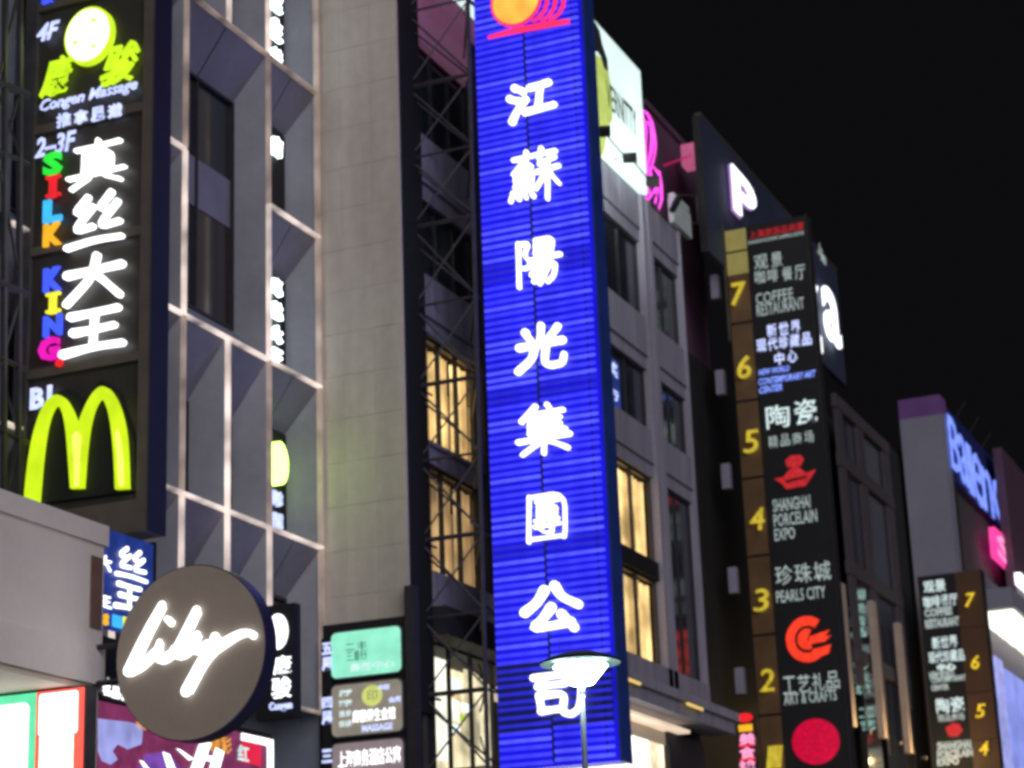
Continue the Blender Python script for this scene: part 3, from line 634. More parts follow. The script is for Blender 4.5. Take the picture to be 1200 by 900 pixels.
# shop floor below the ledge
xs1 = Xx(772, 860)
box(cb, 'shop_soffit', emi('shop_soffit', (1.0,.80,.60), .62, .2, .5, .8), 8.2, Xx(800, 830), -.2, 2.2, zl0-1.2+.9, zl0-1.2+1.0)  # soffit emission stands in for the shop light falling on it
box(cb, 'shop_window', 'shop', 8.3, xs1, .35, .4, 3, zl0-.75); box(cb, 'shop_window', 'shopdim', xs1+.1, Xx(789, 860), .35, .4, 3, zl0-.75)
box(cb, 'shop_pier', 'darkstone', Xx(790, 860), LX, .2, .8, 0, zl0-.3)
box(cb, 'shop_lintel', 'soffit', 8.3, Xx(800, 860), .30, .42, zl0-.745, zl0-.32)
# shop interior seen through the lattice
zi0, zi1 = 4.0, rows[4][0]+.35
box(cb, 'shop_back_wall', 'shopdim', 1.35, 8.1, 1.5, 1.6, zi0, zi1)
for i, (x0, x1, y0, y1, m) in enumerate(((505, 520, 750, 892, 'shop'), (517, 536, 795, 808, 'white'), (517, 535, 820, 845, 'shop'), (517, 537, 848, 858, 'white'), (540, 553, 825, 835, 'white'), (545, 562, 770, 880, 'shopdim'), (540, 552, 838, 846, 'lime'), (520, 532, 862, 876, 'orange'), (520, 536, 808, 814, 'redsign'), (503, 512, 730, 748, 'shopdim'), (536, 545, 735, 768, 'soffit'))):
    a = onY(x0, (y0+y1)/2, YC+1.2); b = onY(x1, (y0+y1)/2, YC+1.2); z0 = onY((x0+x1)/2, y1, YC+1.2).z; z1 = onY((x0+x1)/2, y0, YC+1.2).z
    box(cb, 'shop_display', m, K(a.x), K(b.x), 1.05+i*.03, 1.07+i*.03, z0, z1)
n_ = 5
for i in range(n_+1): box(cb, 'shop_mullion', 'steel', 1.35+i*1.3, 1.42+i*1.3, .2, .3, zi0, zi1)
box(cb, 'shop_glass', 'clear', 1.36, 8.1, .245, .25, zi0, zi1-.0)
# small lit signs and tubes in the facade windows
def wsign(lab, chars, m, cat='sign'):
    x0, x1, y0, y1 = chars[0][1], chars[0][2], chars[0][3], chars[-1][4]
    F, o = frthing('window_characters', lab, cat, 'S', YC+.16, (onY(x0, y1, YC+.16).x, YC+.16, onY(x0, y1, YC+.16).z-.05))
    box(o, 'backing', 'banner', 0, F.px(x1+1, y0)[0], -.0, .03, 0, F.px((x0+x1)/2, y0-2)[1]+.05)
    for s_, a_, b_, c_, d_ in chars: text(F, o, s_, a_, b_, c_, d_, m, off=.02, depth=.015, bold=.02, name='character')
wsign('small blue window sign with two pale characters right of the blue tower sign', [('奖', 714, 724, 424, 440), ('行', 715, 725, 456, 468)], 'bluew')
for lab, x, ya, yb in (('red glowing tube at the edge of second row window before the pilaster', 756, 443, 494), ('red glowing tube at far edge of the second row end window', 802, 476, 520)):
    a = onY(x, ya, YC+.15); b = onY(x+3, yb, YC+.15)
    o = thing('neon_tube', lab, 'neon tube', (b.x, b.y, b.z)); MB().bar((0, 0, 0), (0, 0, a.z-b.z), .055, 8).build('tube', emi('dim_red_tube', (.8, .02, .07), .55, .6, 1.5), o); box(o, 'holder', 'steel', -.08, .08, .02, .05, -.05, a.z-b.z+.05)
for lab, x0, x1, y in (('thin amber lamp strip under the left part of the projecting ledge', 733, 751, 796), ('thin amber lamp strip near the outer end of the projecting ledge', 806, 824, 826)):
    a = onY(x0, y, YC-.86); b = onY(x1, y, YC-.86); o = thing('lamp_strip', lab, 'lamp', (a.x, a.y, a.z)); box(o, 'strip', emi('amber_strip', (1.0, .72, .22), .8), 0, b.x-a.x, 0, .05, 0, .09); box(o, 'bracket', 'steel', 0, b.x-a.x, .02, .06, .092, .14)
# roof level
# roof level structures: lit rooftop window and plum panel, seen above through the lattice
px_ = [(0, onY(520, 30, YC)), ]
zr0 = ZT; 
zpb = ZT+.06
box(cb, 'parapet', 'plumlit', 1.25, 12.5, -.25, .3, ZT+.003, zpb)
box(cb, 'parapet_rail', 'plumlit', 1.25, 12.5, -.45, -.255, ZT-.6, ZT-.03)

# lit rooftop billboard behind the top of the lattice
F, o = frthing('rooftop_billboard', 'white lit rooftop board seen through the top of the lattice', 'billboard', 'S', YC+.1, (XW0+2.2, YC+.1, zpb+.01))
box(o, 'panel', 'bill', 0, 6.5, -.1, .2, .02, 6); box(o, 'panel', emi('sky_blue_panel', (.25,.6,1.0), .7), -1.1, -.02, -.1, .2, .02, 6)

# ================================================================== LATTICE between wall and blue sign
XT = 46.0
F, o = frthing('steel_lattice', 'dark steel lattice frame between concrete wall and tall blue sign', 'lattice', 'P', XT, (XT, YC, 0))
def T(x, y, d=0): a = F.px(x, y, -d); return (a[0], yfront(F, -d), a[1])
ysl = [-70, 15, 103, 186, 267, 360, 453, 541, 634, 725, 815, 905]
def slope(x, y): return y-(x-482)*(1450-y)/6100.
def lx_at(x, y): return x+(y-300)*.026
for d, m_, s_ in ((0, 'steel2', .05), (.9, 'steel', .05)):
    for xx in (484, 556):
        MB().bar(T(lx_at(xx, -90), -90, d), T(lx_at(xx, 960), 960, d), s_+.01).build('chord', m_, o)
    for i, y in enumerate(ysl):
        MB().bar(T(lx_at(484, y), y, d), T(lx_at(556, y), slope(556, y), d), .06 if i % 2 == 0 and d == 0 else .035).build('crossbar', m_, o)
        if i+1 < len(ysl):
            y2 = ysl[i+1]
            MB().bar(T(lx_at(484, y), y+2, d), T(lx_at(556, y2), slope(556, y2)-2, d), .028).build('brace', m_, o)
            MB().bar(T(lx_at(556, y), slope(556, y)+2, d), T(lx_at(484, y2), y2-2, d), .028).build('brace', m_, o)
for i, y in enumerate(ysl):                   # ties between front and rear frame and back to the facade
    for xx in (484, 556):
        a = T(lx_at(xx, y), slope(xx, y)); MB().bar(a, (a[0], a[1]+.9, a[2]), .035).build('tie', 'steel', o)
    a = T(lx_at(556, y), slope(556, y)); MB().bar(a, (a[0]-1.6, a[1]+3.2, a[2]), .03).build('tie', 'steel', o)
    MB().bar(a, (a[0]-1.6, a[1]+3.2, a[2]+1.2), .025).build('tie', 'steel', o)
    MB().bar((a[0], a[1]+.9, a[2]), (a[0]-1.7, a[1]+.1, a[2]+1.7), .028).build('tie', 'steel', o)

# ================================================================== BLUE SIGN
b0 = onX(582, 900, XT)
F, o = frthing('blue_tower_sign', 'tall blue light tube sign with white brush characters and orange disc on top', 'sign', 'P', XT, (XT, b0.y, b0.z-.6))
xl = F.px(565, 300)[0]; xr = F.px(697, 300)[0]; ztop = F.px(630, -60)[1]; zlow = F.px(650, 893)[1]
box(o, 'cabinet', 'bluepanel', xl, xr-.02, .03, .5, zlow-.1, ztop); box(o, 'side_sheet', 'blueside', xr, xr+.06, -.02, .66, zlow-.12, ztop)
box(o, 'back_sheet', 'black', xl, xr-.02, .51, .64, zlow-.1, ztop)
xc_ = (xl+xr)/2-.12
sp = .185; k = 0; z = zlow
segs_dark = [(F.px(630, y1)[1], F.px(630, y0)[1]) for y0, y1 in ((298, 322), (447, 472), (632, 652), (775, 855))]
tm_ = {}
for half in (0, 1):
    x0, x1 = (xl+.03, xc_-.03) if half == 0 else (xc_+.03, xr-.12)
    for m_ in ('tube', 'tubehi', 'tubedim'):
        mb = MB().bar((x0, 0, 0), (x1, 0, 0), .045, 6); me = bpy.data.meshes.new('light_tube'); me.from_pydata(mb.v, [], mb.f); me.materials.append(M[m_]); tm_[(half, m_)] = me
while z < ztop:
    for half in (0, 1):
        dk = any(a < z < b for a, b in segs_dark)
        m_ = 'tubedim' if dk else ('tubehi' if random.random() < .3 else 'tube')
        q = link('light_tube', tm_[(half, m_)], o, (0, -.012, z+random.uniform(-.012, .012)+(.05 if half else 0)))
    z += sp
box(o, 'seam', 'navyside', xc_-.022, xc_+.022, -.05, .02, zlow, F.px(630, 35)[1])
box(o, 'seam', 'navyside', xr-.30, xr-.285, -.05, .02, zlow, ztop)
for z0, z1 in segs_dark[-1:]: box(o, 'backing_strip', 'signblue', xl+.02, xr-.11, .0, .028, z0, z1)
G = [('江', 590, 652, 88, 143), ('蘇', 592, 657, 168, 240), ('陽', 598, 658, 271, 337), ('光', 600, 664, 373, 437), ('集', 601, 670, 467, 535), ('團', 611, 667, 570, 637), ('公', 607, 681, 678, 745), ('司', 616, 690, 780, 845)]
for s, x0, x1, yt, yb in G: brush(F, o, s, x0+3, x1-3, yt+7, yb-4, 'white', off=.16, depth=.1, lean=.05, wk=1.08 if s in '蘇團陽集' else 1.2)
c = F.px(604, 0, .14); R_ = F.px(632, 0, .14)[0]-c[0]
MB().prism(ell(c[0], c[1], R_*1.07, R_*1.1, 40), -.13, -.06).build('emblem_rim', 'sunred', o); MB().prism(ell(c[0], c[1], R_*.97, R_*1.0, 40), -.15, -.131).build('emblem_disc', 'sunor', o)
for i in (1, 2, 3):
    d = .24*i+.06
    c = F.px(604+10.5*i, 4+.5*i, .14); d = .02
    ou = [(c[0]+d+R_*(1.0-.03*i)*math.cos(math.radians(a)), c[1]+R_*(.95-.06*i)*math.sin(math.radians(a))) for a in range(-70, 71, 10)]
    inn = [(c[0]+d-.09+R_*(1.0-.03*i)*math.cos(math.radians(a)), c[1]+R_*(.95-.06*i)*.93*math.sin(math.radians(a))) for a in range(70, -71, -10)]
    MB().prism(ou+inn, -.12-.004*i, -.07).build('emblem_crescent', 'sunred' , o)
ppoly(F, o, 'emblem_stroke', 'sunred', [(571,42),(600,33),(640,25),(667,22),(667,27),(640,32),(602,39),(572,45)], .125, .05)

# ================================================================== LIGHT BOX STACK on the concrete wall
XQ = XW0-.35
stack = (('mint green lit box with dark writing at the top of the stack on concrete wall', 'mint', 738, 791, '手机', 0), ('taupe lit box with pale yellow seal and white writing in middle of stack', 'taupebox', 800, 860, '', 1), ('mauve lit box with one broad white line of writing at bottom of stack', 'mauvebox', 869, 925, '', 2))
fb = onX(430, 900, XQ)
fr_, ro = frthing('sign_rack', 'black steel rack carrying lit boxes on the concrete wall', 'rack', 'P', XQ+.12, (XQ+.12, fb.y, 6))
a = fr_.px(379, 810)[0]; b = fr_.px(489, 810)[0]; t = fr_.px(430, 727)[1]
box(ro, 'back_plate', 'black', a, fr_.px(476, 810)[0], .0, .2, 0, t); box(ro, 'post', 'steel', fr_.px(478, 810)[0], b, -.1, .2, 0, t+.7)
for lab, m, yt, yb, s, i in stack:
    F, o = frthing('light_box', lab, 'light box', 'P', XQ, (XQ, fb.y, onX(430, yb, XQ).z), 'lit boxes stacked on the concrete wall')
    x0 = F.px(389+i*.5, yb-20)[0]; x1 = F.px(470+i*1.5, yb-20)[0]; h = F.px(430, yt)[1]
    MB().prism(rrect(x0-.04, x1+.04, -.04, h+.04, .16), .0, .1).build('case', 'steel2', o)
    MB().prism(rrect(x0, x1, 0, h, .13), -.03, -.002).build('face', m, o)
    if i == 0:
        text(F, o, '二丰', 404, 430, 752, 762, 'inkgreen', off=.04, depth=.008, bold=0); text(F, o, '三重行', 406, 430, 762, 774, 'inkgreen', off=.04, depth=.008, bold=0)
        text(F, o, '商务中心', 410, 462, 775, 785, 'white1', off=.04, depth=.008, bold=.01)
    if i == 1:
        c = F.px(436, 815, .04); MB().prism(ell(c[0], c[1], .27, .25), -.045, -.0305).build('seal', 'paleyel', o)
        text(F, o, '印', 430, 442, 809, 821, 'taupebox', off=.05, depth=.004, bold=0)
        for j in range(4): text(F, o, ('足疗', '按摩', '推拿', '保健')[j], 397, 412, 812+12*j-4, 820+12*j-4, 'white1', off=.045, depth=.01, bold=.06)
        text(F, o, '康骏养生会馆', 413, 463, 830, 845, 'white', off=.045, depth=.01, bold=.05); text(F, o, 'MASSAGE', 424, 460, 848, 856, 'bluew', off=.045, depth=.01, bold=.03)
        text(F, o, '会所', 455, 470, 816, 823, 'bluew', off=.045, depth=.01, bold=.03); text(F, o, '中国', 443, 456, 802, 809, 'bluew', off=.045, depth=.01, bold=.03)
    if i == 2: text(F, o, '上海商务酒店公寓', 396, 469, 877, 897, 'white', off=.045, depth=.01, bold=.05)
F, o = frthing('floor_marker', 'narrow black strip of blue white floor names left of the lit boxes', 'sign', 'P', XQ-.05, (XQ-.05, onX(380, 900, XQ).y, 7))
box(o, 'strip', 'black', F.px(377, 810)[0], F.px(388, 810)[0], 0, .1, 0, F.px(382, 748)[1])
for s, yt, yb in (('五', 753, 767), ('层', 770, 786), ('四', 817, 830), ('层', 833, 849), ('三', 878, 894)): text(F, o, s, 377, 389, yt, yb, 'bluew', off=.02, depth=.01, bold=.06, name='character')

# ================================================================== ROOF BILLBOARD right of the blue sign
YR = YC-.25
pb = onY(700, 186, YR); zb0 = onY(756, 236, YR).z
F, o = frthing('fashion_billboard', 'big white lit fashion billboard with yellow garment standing on the corner building roof', 'billboard', 'S', YR, (XW0+11.0, YR, ZT+.02))
a = 0; b = F.px(756, 180)[0]; t = F.px(748, 81)[1]; u = .03
box(o, 'panel', 'bill', a, b, 0, .25, u, t); box(o, 'frame', 'steel2', a, b+.03, .252, .4, u-.02, t+.04)
ppoly(F, o, 'hair_print', 'print_dark', [(694,20),(703,36),(706,52),(712,70),(713,84),(708,80),(704,66),(700,60),(694,62)], .012, .011)
ppoly(F, o, 'garment_print', 'billy', [(694,62),(702,66),(712,78),(716,100),(718,140),(712,150),(708,180),(700,186),(694,182)], .010, .009)
text(F, o, 'VERNITTY', 712, 745, 113, 142, 'grey_print', off=.012, depth=.008, bold=.012)
box(o, 'support_post', 'steel', .5, .7, .41, .6, -.0, t); box(o, 'support_post', 'steel', b-1, b-.8, .41, .6, -.0, t)
def floodlight(label, x, y, Y, target, en=60, m='black'):
    p = onY(x, y, Y); tz = ZT
    o = thing('floodlight', label, 'floodlight', (p.x, YC-.3, ZT+.02), 0, 'floodlights aimed at the fashion billboard')
    d = (Vector(target)-p).normalized(); q = p-Vector((p.x, YC-.3, ZT+.02))
    MB().tube([(0, 0, .02), (0, -.5, .12), (q.x, q.y, q.z-.15)], .025, 6).build('arm', 'steel', o)
    mt = d.to_track_quat('-Z', 'Y').to_matrix()
    mb = MB().box(-.19, .19, -.13, .13, 0, .26); mb.box(-.22, .22, -.16, .16, -.06, 0)
    mb.v = [tuple(mt @ Vector(v) + q) for v in mb.v]; hs_ = mb.build('housing', m, o)
    mb = MB().box(-.2, .2, -.13, .13, -.075, -.062); mb.v = [tuple(mt @ Vector(v) + q) for v in mb.v]; mb.build('lens', 'white', o)
    l = bpy.data.lights.new('flood_lamp', 'SPOT'); l.energy = en; l.spot_size = math.radians(110); l.spot_blend = .8; l.color = (.9, 1, .96); l.shadow_soft_size = .12
    lo = bpy.data.objects.new('flood_lamp', l); C.objects.link(lo); lo.parent = o; lo.location = q+d*.1; lo.rotation_euler = d.to_track_quat('-Z', 'Y').to_euler()
floodlight('black floodlight on a bent arm before the yellow garment on the billboard', 707, 154, YC-2.0, (59.5, YR, 30.6), 650)
floodlight('black floodlight before the white lower right part of the billboard', 738, 185, YC-2.0, (62.5, YR, 30.4), 650)
floodlight('black floodlight beside the pink neon loops at the billboard edge', 765, 212, YC-1.6, (63.5, YR, 31.0), 120)

# pink neon loops
pn = thing('neon_loops', 'bright pink neon loops standing on the roof beside the billboard', 'neon sign', (onY(765, 235, YC+.2).x, YC+.2, ZT+.1))
def PN(x, y, Y=YC+.2): q = onY(x, y, Y); return (q.x-pn.location.x, q.y-pn.location.y, q.z-pn.location.z)
for pts in ([(750,128),(762,135),(768,160),(768,180),(762,200),(758,215),(757,235)], [(752,132),(758,150),(756,180),(760,200),(770,215),(776,235)], [(750,150),(752,175),(758,192),(764,180),(766,150),(758,132)], [(757,196),(764,205),(770,222),(768,238)], [(772,200),(775,215),(776,232),(772,245)], [(752,160),(757,140),(764,150),(762,185),(755,205),(762,228)], [(758,236),(768,222),(774,206),(766,196)]):
    P3 = [Vector(PN(*q)) for q in pts]
    for _ in range(2):
        Q = [P3[0]]
        for i in range(len(P3)-1): Q += [P3[i]*.75+P3[i+1]*.25, P3[i]*.25+P3[i+1]*.75]
        P3 = Q+[P3[-1]]
    MB().tube(P3, .042, 8).build('neon_tube', 'pink', pn)
cage = MB()
for a, b in (((768,228),(816,229)), ((816,229),(818,260)), ((768,228),(772,252)), ((790,229),(792,262)), ((772,252),(818,262))): cage.bar(PN(*a), PN(*b), .03)
cg = cage.build('roof_railing', 'steel2'); cg.location = pn.location; tag(cg, 'thin grey roof railing around the white unit', 'railing')
dl = thing('roof_unit', 'white metal roof unit under a dark lamp at the corner building roof edge', 'air unit', (onY(800, 262, YC-.1).x, YC-.1, ZT+.02))
def DU(x, y, Y): q = onY(x, y, Y); return (q.x-dl.location.x, q.y-dl.location.y, q.z-dl.location.z)
a = DU(787, 255, YC-.1); b = DU(809, 265, YC-.1)
box(dl, 'case', 'unit', a[0], b[0]-.2, -.1, .1, .05, DU(800, 246, YC-.1)[2]); box(dl, 'lid', 'unit', a[0]+.1, b[0]-.4, -.12, .1, DU(800, 246, YC-.1)[2]+.003, DU(798, 238, YC-.1)[2]); 
MB().bar(DU(795, 233, YC-.6), DU(788, 246, YC-.6), .12, 8).build('lamp', 'black', dl)
ml = bpy.data.lights.new('roof_lamp', 'POINT'); ml.energy = 60; ml.color = (.85, 1, .92); ml.shadow_soft_size = .1
mo = bpy.data.objects.new('roof_lamp', ml); C.objects.link(mo); mo.parent = dl; mo.location = Vector(DU(790, 250, YC-2.6))
# pink box on an arm
YP = 23.2
q = onY(810, 184, YP)
pk = thing('pink_lamp_box', 'small pink lit box on a thin pink arm before the plum wall', 'lamp', (q.x, q.y, q.z-.5))
box(pk, 'box', emi('pink_box', (.75,.16,.34), .55), -.33, .33, -.3, .3, .05, .95)
e_ = onY(778, 194, YP-.3)-q; MB().bar((-.33, -.1, .42), (e_.x, e_.y, e_.z+.5), .04).build('arm', emi('pink_arm', (.7,.02,.18), .5), pk)

# ================================================================== PLUM BUILDING and letter board
db = thing('plum_building', 'dark plum coloured building rising behind the pink neon loops', 'building', (68.2, 24, 0))
z1 = onY(760, 130, 24).z
box(db, 'wall', 'pinkwall', -.2+2.5, 8.6, 0, 14, 26, z1); box(db, 'lower_wall', 'black', 0, 20, -.6, 14, 0, 26.0); box(db, 'coping', 'pinkwall', 2.2, 8.6, -.12, .3, z1+.003, z1+.25)
for i in range(5):                         # lit lamps and pale vents on the dark wall
    y_ = (333, 445, 555, 677, 795)[i]; x_ = (839, 845, 852, 860, 868)[i]
    q = onX(x_, y_, 73.3); box(db, 'vent', 'stone', 73.3-68.2, 73.6-68.2, q.y-24-.1, q.y-24+.22, q.z-.55, q.z+.4)
LB = 22.0
p0 = onY(820, 135, LB); p1 = onY(986, 330, LB)
F, o = frthing('letter_board', 'slanting dark rooftop board with glowing white blue letters', 'sign', 'S', LB, (p0.x, LB, 29.4))
bb = F.px(984, 360)[0]
box(o, 'board', mat('board_sheet', (.035,.042,.085), .7, .3, .3), 0, bb, 0, .22, 0, p0.z-29.4); box(o, 'end_face', 'steel', -.03, -.002, 0, .3, 0, p0.z-29.4); 
box(o, 'top_strip', 'steel2', 0, bb, -.03, .22, p0.z-29.4+.003, p0.z-29.4+.12)
text(F, o, 'P', 861, 886, 209, 257, 'white', off=.3, depth=.05, bold=.02, name='letter', res=4); text(F, o, 'P', 858.5, 884, 210, 259, emi('lilac_edge', (.45,.25,.65), .8), off=.2, depth=.08, bold=.03, name='letter_return', res=4)
text(F, o, 'z', 930, 961, 322, 395, 'white', off=.3, depth=.05, bold=.02, name='letter', res=4); text(F, o, 'a', 966, 984, 342, 400, 'white', off=.3, depth=.05, bold=.025, name='letter', res=4)
text(F, o, '上', 958, 964, 286, 298, 'greyw', off=.05, depth=.02, bold=.0, name='character'); text(F, o, '海', 962, 968, 298, 308, 'greyw', off=.05, depth=.02, bold=.0, name='character')

# ================================================================== DIRECTORY SIGN
XDs = 73.0
b0 = onX(915, 960, XDs)
F, o = frthing('directory_sign', 'tall black floor directory with lit tenant names and gold numbered strip down to one', 'sign', 'P', XDs, (XDs, onX(848, 600, XDs).y, b0.z))
yl = F.px(849, 270)[0]; ym = F.px(874, 270)[0]; yr = F.px(945, 270)[0]; zt_ = F.px(945, 252)[1]
box(o, 'cabinet', 'black', ym, yr, 0, .6, 0, zt_); box(o, 'side_sheet', 'steel', yr+.003, yr+.04, -.03, .62, 0, zt_+.05); box(o, 'strip_backing', 'black', yl-.05, ym-.01, .08, .5, 0, zt_-.1); box(o, 'edge_light', 'frame', yl-.12, yl-.06, -.02, .1, F.px(850, 400)[1], F.px(848, 262)[1])
jn = [268, 295, 380, 472, 563, 655, 748, 842, 935]
for i in range(len(jn)-1):
    z1 = F.px(860, jn[i]+1.5)[1]; z0 = F.px(860, jn[i+1]-1.5)[1]
    if i == 1:
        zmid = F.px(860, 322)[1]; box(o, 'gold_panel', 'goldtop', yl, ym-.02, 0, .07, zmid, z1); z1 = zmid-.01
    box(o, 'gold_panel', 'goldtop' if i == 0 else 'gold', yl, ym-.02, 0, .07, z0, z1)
for s, x, y in (('7', 862, 344), ('6', 870, 430), ('5', 878, 517), ('4', 885, 608), ('3', 890, 703), ('2', 897, 797), ('1', 905, 887)):
    text(F, o, s, x-8, x+8, y-13, y+13, 'goldno', off=.22, depth=.14, bold=.0, name='number', res=4, lean=.12)
def dt(s, x0, x1, yt, yb, m, bold=.02, **k): text(F, o, s, x0+.5, x1-.5, yt+.5, yb-.5, m, off=.03, depth=.01, bold=bold*.25 if m == 'greyw' else bold*.6, **k)
dt('上海旅游品商厦', 877, 943, 265, 275, 'redsign', .0); dt('SHANGHAI SOUVENIRS SHOPPING CENTER', 876, 943, 276, 281, 'greyw', .03)
for s, x0, x1, yt, yb, m in (('观', 883, 900, 298, 316, 0), ('景', 903, 917, 295, 313, 0), ('咖', 884, 897, 316, 333, 0), ('啡', 899, 912, 314, 331, 0), ('餐', 916, 929, 312, 329, 0), ('厅', 931, 944, 310, 328, 0)): dt(s, x0, x1, yt, yb, 'greyw', .012, name='character')
dt('COFFEE', 885, 930, 340, 354, 'greyw', .01); dt('RESTAURANT', 886, 943, 352, 367, 'greyw', .015)
for s, x0, y in (('新', 898, 387), ('世', 912, 385), ('界', 926, 383), ('现', 886, 405), ('代', 899, 403), ('珍', 912, 401), ('藏', 925, 399), ('品', 939, 397), ('中', 907, 420), ('心', 922, 417)): dt(s, x0, x0+12.5, y-8, y+8, 'bluel' if y < 0 else 'bluew', .035, name='character')
dt('NEW WORLD', 888, 926, 430, 438, 'bluel', .03, shear=.3); dt('CONTEMPORARY ART', 888, 957, 438, 447, 'bluel', .03, shear=.3); dt('CENTER', 889, 917, 451, 460, 'bluel', .03, shear=.3)
dt('陶', 897, 926, 474, 502, 'white1', .015, name='character'); dt('瓷', 930, 958, 467, 497, 'white1', .015, name='character')
for i, s in enumerate('精品商场'): dt(s, 900+14*i, 912+14*i, 510-2*i, 525-2*i, 'greyw', .025, name='character')
ppoly(F, o, 'emblem_pot', 'redsign', [(920,540),(926,534),(938,533),(942,538),(938,546),(930,548),(922,547)], .03, .02)
ppoly(F, o, 'emblem_bowl', 'redsign', [(907,561),(918,559),(926,549),(936,547),(944,554),(956,550),(950,560),(944,569),(921,573),(916,567)], .03, .02)
ppoly(F, o, 'emblem_gap', 'black', [(920,563),(946,557),(944,560),(922,566)], .034, .003)
dt('SHANGHAI', 905, 950, 582, 598, 'greyw', .025); dt('PORCELAIN', 906, 958, 599, 615, 'greyw', .025); dt('EXPO', 907, 932, 618, 633, 'greyw', .025)
for i, s in enumerate('珍珠城'): dt(s, 908+22.5*i, 929+22.5*i, 662-2.5*i, 686-2.5*i, 'greyw', .02, name='character')
dt('PEARLS CITY', 909, 968, 689, 704, 'greyw', .02)
c = F.px(946, 749, .03); k_ = F.px(970, 749, .03)[0]-c[0]; kz = c[1]-F.px(946, 775, .03)[1]
def arc(r0, r1, a0, a1, n=24): return [(c[0]+k_*r1*math.cos(math.radians(a0+(a1-a0)*i/n)), c[1]+kz*r1*math.sin(math.radians(a0+(a1-a0)*i/n))) for i in range(n+1)]+[(c[0]+k_*r0*math.cos(math.radians(a1+(a0-a1)*i/n)), c[1]+kz*r0*math.sin(math.radians(a1+(a0-a1)*i/n))) for i in range(n+1)]
MB().prism(arc(.62, 1.05, 50, 310), -.05, -.03).build('emblem_ring', 'redc', o); MB().prism(arc(.0, .48, 60, 300), -.05, -.03).build('emblem_core', 'redc', o)
MB().prism([(c[0]+k_*x, c[1]+kz*y) for x, y in ((.1, .1), (1.15, .32), (.9, .05), (1.2, .05), (.85, -.2), (.1, -.25))], -.056, -.0505).build('emblem_tongue', 'redc', o)
MB().prism([(c[0]+k_*x, c[1]+kz*y) for x, y in ((.2, -.5), (1.15, -.35), (1.0, -.75), (.2, -.95))], -.056, -.0505).build('emblem_tongue', 'redc', o)
for i, s in enumerate('工艺礼品'): dt(s, 917+17*i, 933+17*i, 792-2*i, 814-2*i, 'greyw', .025, name='character')
dt('ART & CRAFTS', 918, 981, 810, 824, 'greyw', .03)
c2 = F.px(956, 869, .03); MB().prism(ell(c2[0], c2[1], F.px(984, 869, .03)[0]-c2[0], c2[1]-F.px(956, 896, .03)[1], 36), -.05, -.002).build('emblem_disc', 'reddisc', o)

# red and pink little neon sign at the foot of the gold strip
XN = 71.0
F, o = frthing('neon_sign', 'little red orange and pink vertical neon sign left of the gold strip foot', 'neon sign', 'P', XN, (XN, onX(875, 870, XN).y, onX(875, 930, XN).z))
a = F.px(865, 870)[0]; b = F.px(885, 870)[0]
box(o, 'case', 'black', a, b, 0, .2, 0, F.px(875, 838)[1])
c = F.px(873, 841, .03); MB().prism(ell(c[0], c[1], .28, .16), -.04, -.002).build('emblem', 'red', o)
box(o, 'amber_lamp', 'orange', a+.06, b-.06, -.04, -.002, F.px(875, 857)[1], F.px(875, 849)[1])
for i, y in enumerate((866, 882, 898)): text(F, o, '美食城'[i], 866, 885, y-7, y+7, emi('pink_white', (1.0,.35,.6), 1.1), off=.05, depth=.03, bold=.05, name='character'); box(o, 'red_bar', 'red', a+.03, b-.03, -.03, -.002, F.px(875, y+8)[1]-.03, F.px(875, y+8)[1]+.05)

# ================================================================== GRID BUILDING with lit fins
YG = 22.0
gx0 = onY(985, 560, YG).x; gx1 = onY(1066, 660, YG).x
gb = thing('grid_building', 'dark glass building with grey stone grid and amber lit fins', 'building', (gx0, YG, 0))
def Gx(x, y): return onY(x, y, YG).x-gx0
def Gz(x, y): return onY(x, y, YG).z
zz = [Gz(1012, 494), Gz(1018, 560), Gz(1022, 676), Gz(1030, 775)]
ztp = zz[0]
box(gb, 'rear_wall', 'darkstone', 0, gx1-gx0, 1.2, 10, 0, ztp)
sp_x = [(Gx(986, 560), Gx(992, 560)), (Gx(1008, 560), Gx(1015, 560)), (Gx(1040, 600), Gx(1047, 600))]
gw = sp_x[2][1]
for i, (a, b) in enumerate(sp_x): box(gb, 'mullion', 'gridstone', a, b, -.05, .12, zz[3]-1.5, ztp)
for z in zz: box(gb, 'transom', 'gridstone', .0, gw+.02, -.09, .12, z-.6, z)
for i in range(len(sp_x)-1):
    for j in range(len(zz)):
        z1 = zz[j]-.61; z0 = zz[j+1]+.01 if j+1 < len(zz) else 10
        wf = box(gb, 'window_frame', 'steel', sp_x[i][1]+.01, sp_x[i+1][0]-.01, .03, .07, z0, z0+.1)
        box(gb, 'window', 'glass', sp_x[i][1]+.01, sp_x[i+1][0]-.01, .08, .11, z0, z1)
box(gb, 'side_return', 'black', gw+.03, gx1-gx0, .0, 1.1, 0, ztp)
for i, (x0, y0, yt0) in enumerate(((1005, 860, 700), (1041, 873, 720), (1071, 890, 745))):
    zf = Gz(x0, y0); zf1 = Gz(x0-8, yt0)
    xg = onY(x0-5, y0-40, YG-.5).x-gx0
    fn = box(gb, 'fin', mat('fin_stone', (.42,.34,.28), .6, .15, 1), xg-.27, xg+.27, -.5, -.23, zf, zf1)
    le = MB().box(xg-.12, xg+.12, -1.12, -.9, zf-.35, zf-.2).build('fin_lamp', 'steel', gb)
    l = bpy.data.lights.new('fin_light', 'POINT'); l.energy = 150; l.color = (1, .66, .28); l.shadow_soft_size = .15
    lo = bpy.data.objects.new('fin_light', l); C.objects.link(lo); lo.parent = gb; lo.location = (xg, -1.6, zf-.2)
